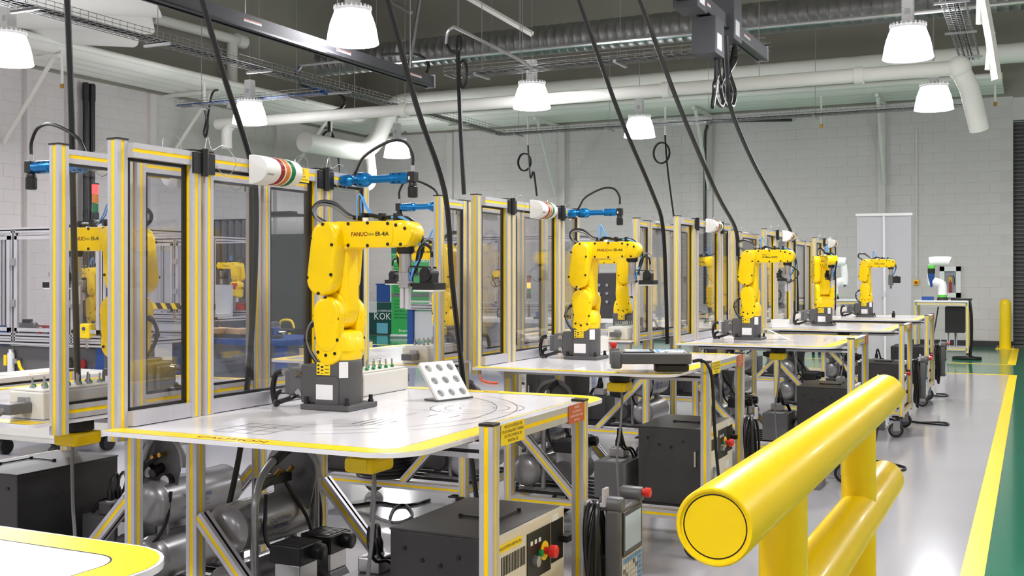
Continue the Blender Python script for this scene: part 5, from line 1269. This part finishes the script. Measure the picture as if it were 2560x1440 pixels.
# small equipment on the station and bench tops
def vise(label, p, m):
    t = thing('bench_vise', label, 'vise', p, random.uniform(-.5, .5)); MB().box(-.08, .08, -.05, .05, 0, .03).build('base', 'black', t, smooth=0, bevel=.004); MB().box(-.05, .0, -.045, .045, .03, .1).build('fixed_jaw', m, t, smooth=0, bevel=.004); MB().box(.02, .05, -.045, .045, .03, .1).build('moving_jaw', m, t, smooth=0, bevel=.004); MB().cyl((.05, 0, .06), (.12, 0, .06), .01, n=8).cyl((.11, -.05, .06), (.11, .05, .06), .006, n=6).build('screw', 'silver', t)
def motor(label, p):
    t = thing('bench_motor', label, 'motor', p, random.uniform(-.6, .6)); MB().box(-.1, .1, -.06, .06, 0, .02).build('foot', 'black', t, smooth=0); MB().rings((-.09, 0, .08), (.08, 0, .08), [(0, .05), (.05, .06), (.95, .06), (1, .05)], 16).build('housing', 'midgrey', t); MB().cyl((.08, 0, .08), (.13, 0, .08), .014, n=10).build('shaft', 'silver', t); MB().box(-.04, .03, -.03, .03, .135, .165).build('terminal_box', 'black', t, smooth=0)
bx = onY(600, 840, 8.4).x
vise('blue bench vise beside the wooden blocks', (bx+.55, 8.2, .781), 'bluepaint'); motor('grey motor standing behind the wooden blocks', (bx-.5, 8.6, .781)); motor('grey motor on blue bench beside the bench vise', (bx+.2, 8.62, .781))
cx2 = onY(720, 840, 9.5).x
vise('red bench vise in front of dark green display board', (cx2-.3, 9.4, .621), 'red'); motor('grey motor in front of dark green display board', (cx2-.6, 9.45, .621))
sx = onY(70, 800, 7.1).x
motor('grey motor inside the valve panel station behind its door', (sx, 7.1, .801)); vise('grey vise inside the valve panel station near linear axis', (sx+.45, 6.95, .801), 'midgrey')
for dx, m, cn in ((-.5, 'bluepaint', 'blue'), (-.22, 'lensred', 'dark red'), (.75, 'orange', 'orange')):
    o = MB().box(-.08, .08, -.12, .12, 0, .012).box(-.08, .08, -.12, -.108, 0, .09).box(-.08, .08, .108, .12, 0, .09).box(-.08, -.068, -.12, .12, 0, .09).box(.068, .08, -.12, .12, 0, .09).build('parts_bin', m, None, loc=(sx+dx, 7.35, .801), smooth=0); tag(o, cn+' open parts bin at the back of valve panel station', 'bin')
s2 = (onY(352, 700, 10.0).x+onY(532, 700, 10.0).x)/2
motor('grey motor inside the hazard striped station', (s2-.5, 10.5, .851)); vise('silver vise inside the hazard striped station', (s2+.1, 10.4, .851), 'silver')
o = MB().box(-.2, .2, -.15, .15, 0, .04).box(-.2, .2, .12, .15, .04, .4).build('control_panel', 'clothgrey', None, loc=(s2-.1, 10.75, .851), smooth=0); tag(o, 'pale upright control panel at back of hazard striped station', 'panel')
p3 = onY(1360, 800, 13.0).x-.4
motor('grey motor on pale bench seen through pendant table fence', (p3+.7, 13.1, .801)); vise('blue vise on pale bench seen through pendant table fence', (p3+.35, 13.0, .801), 'bluepaint')
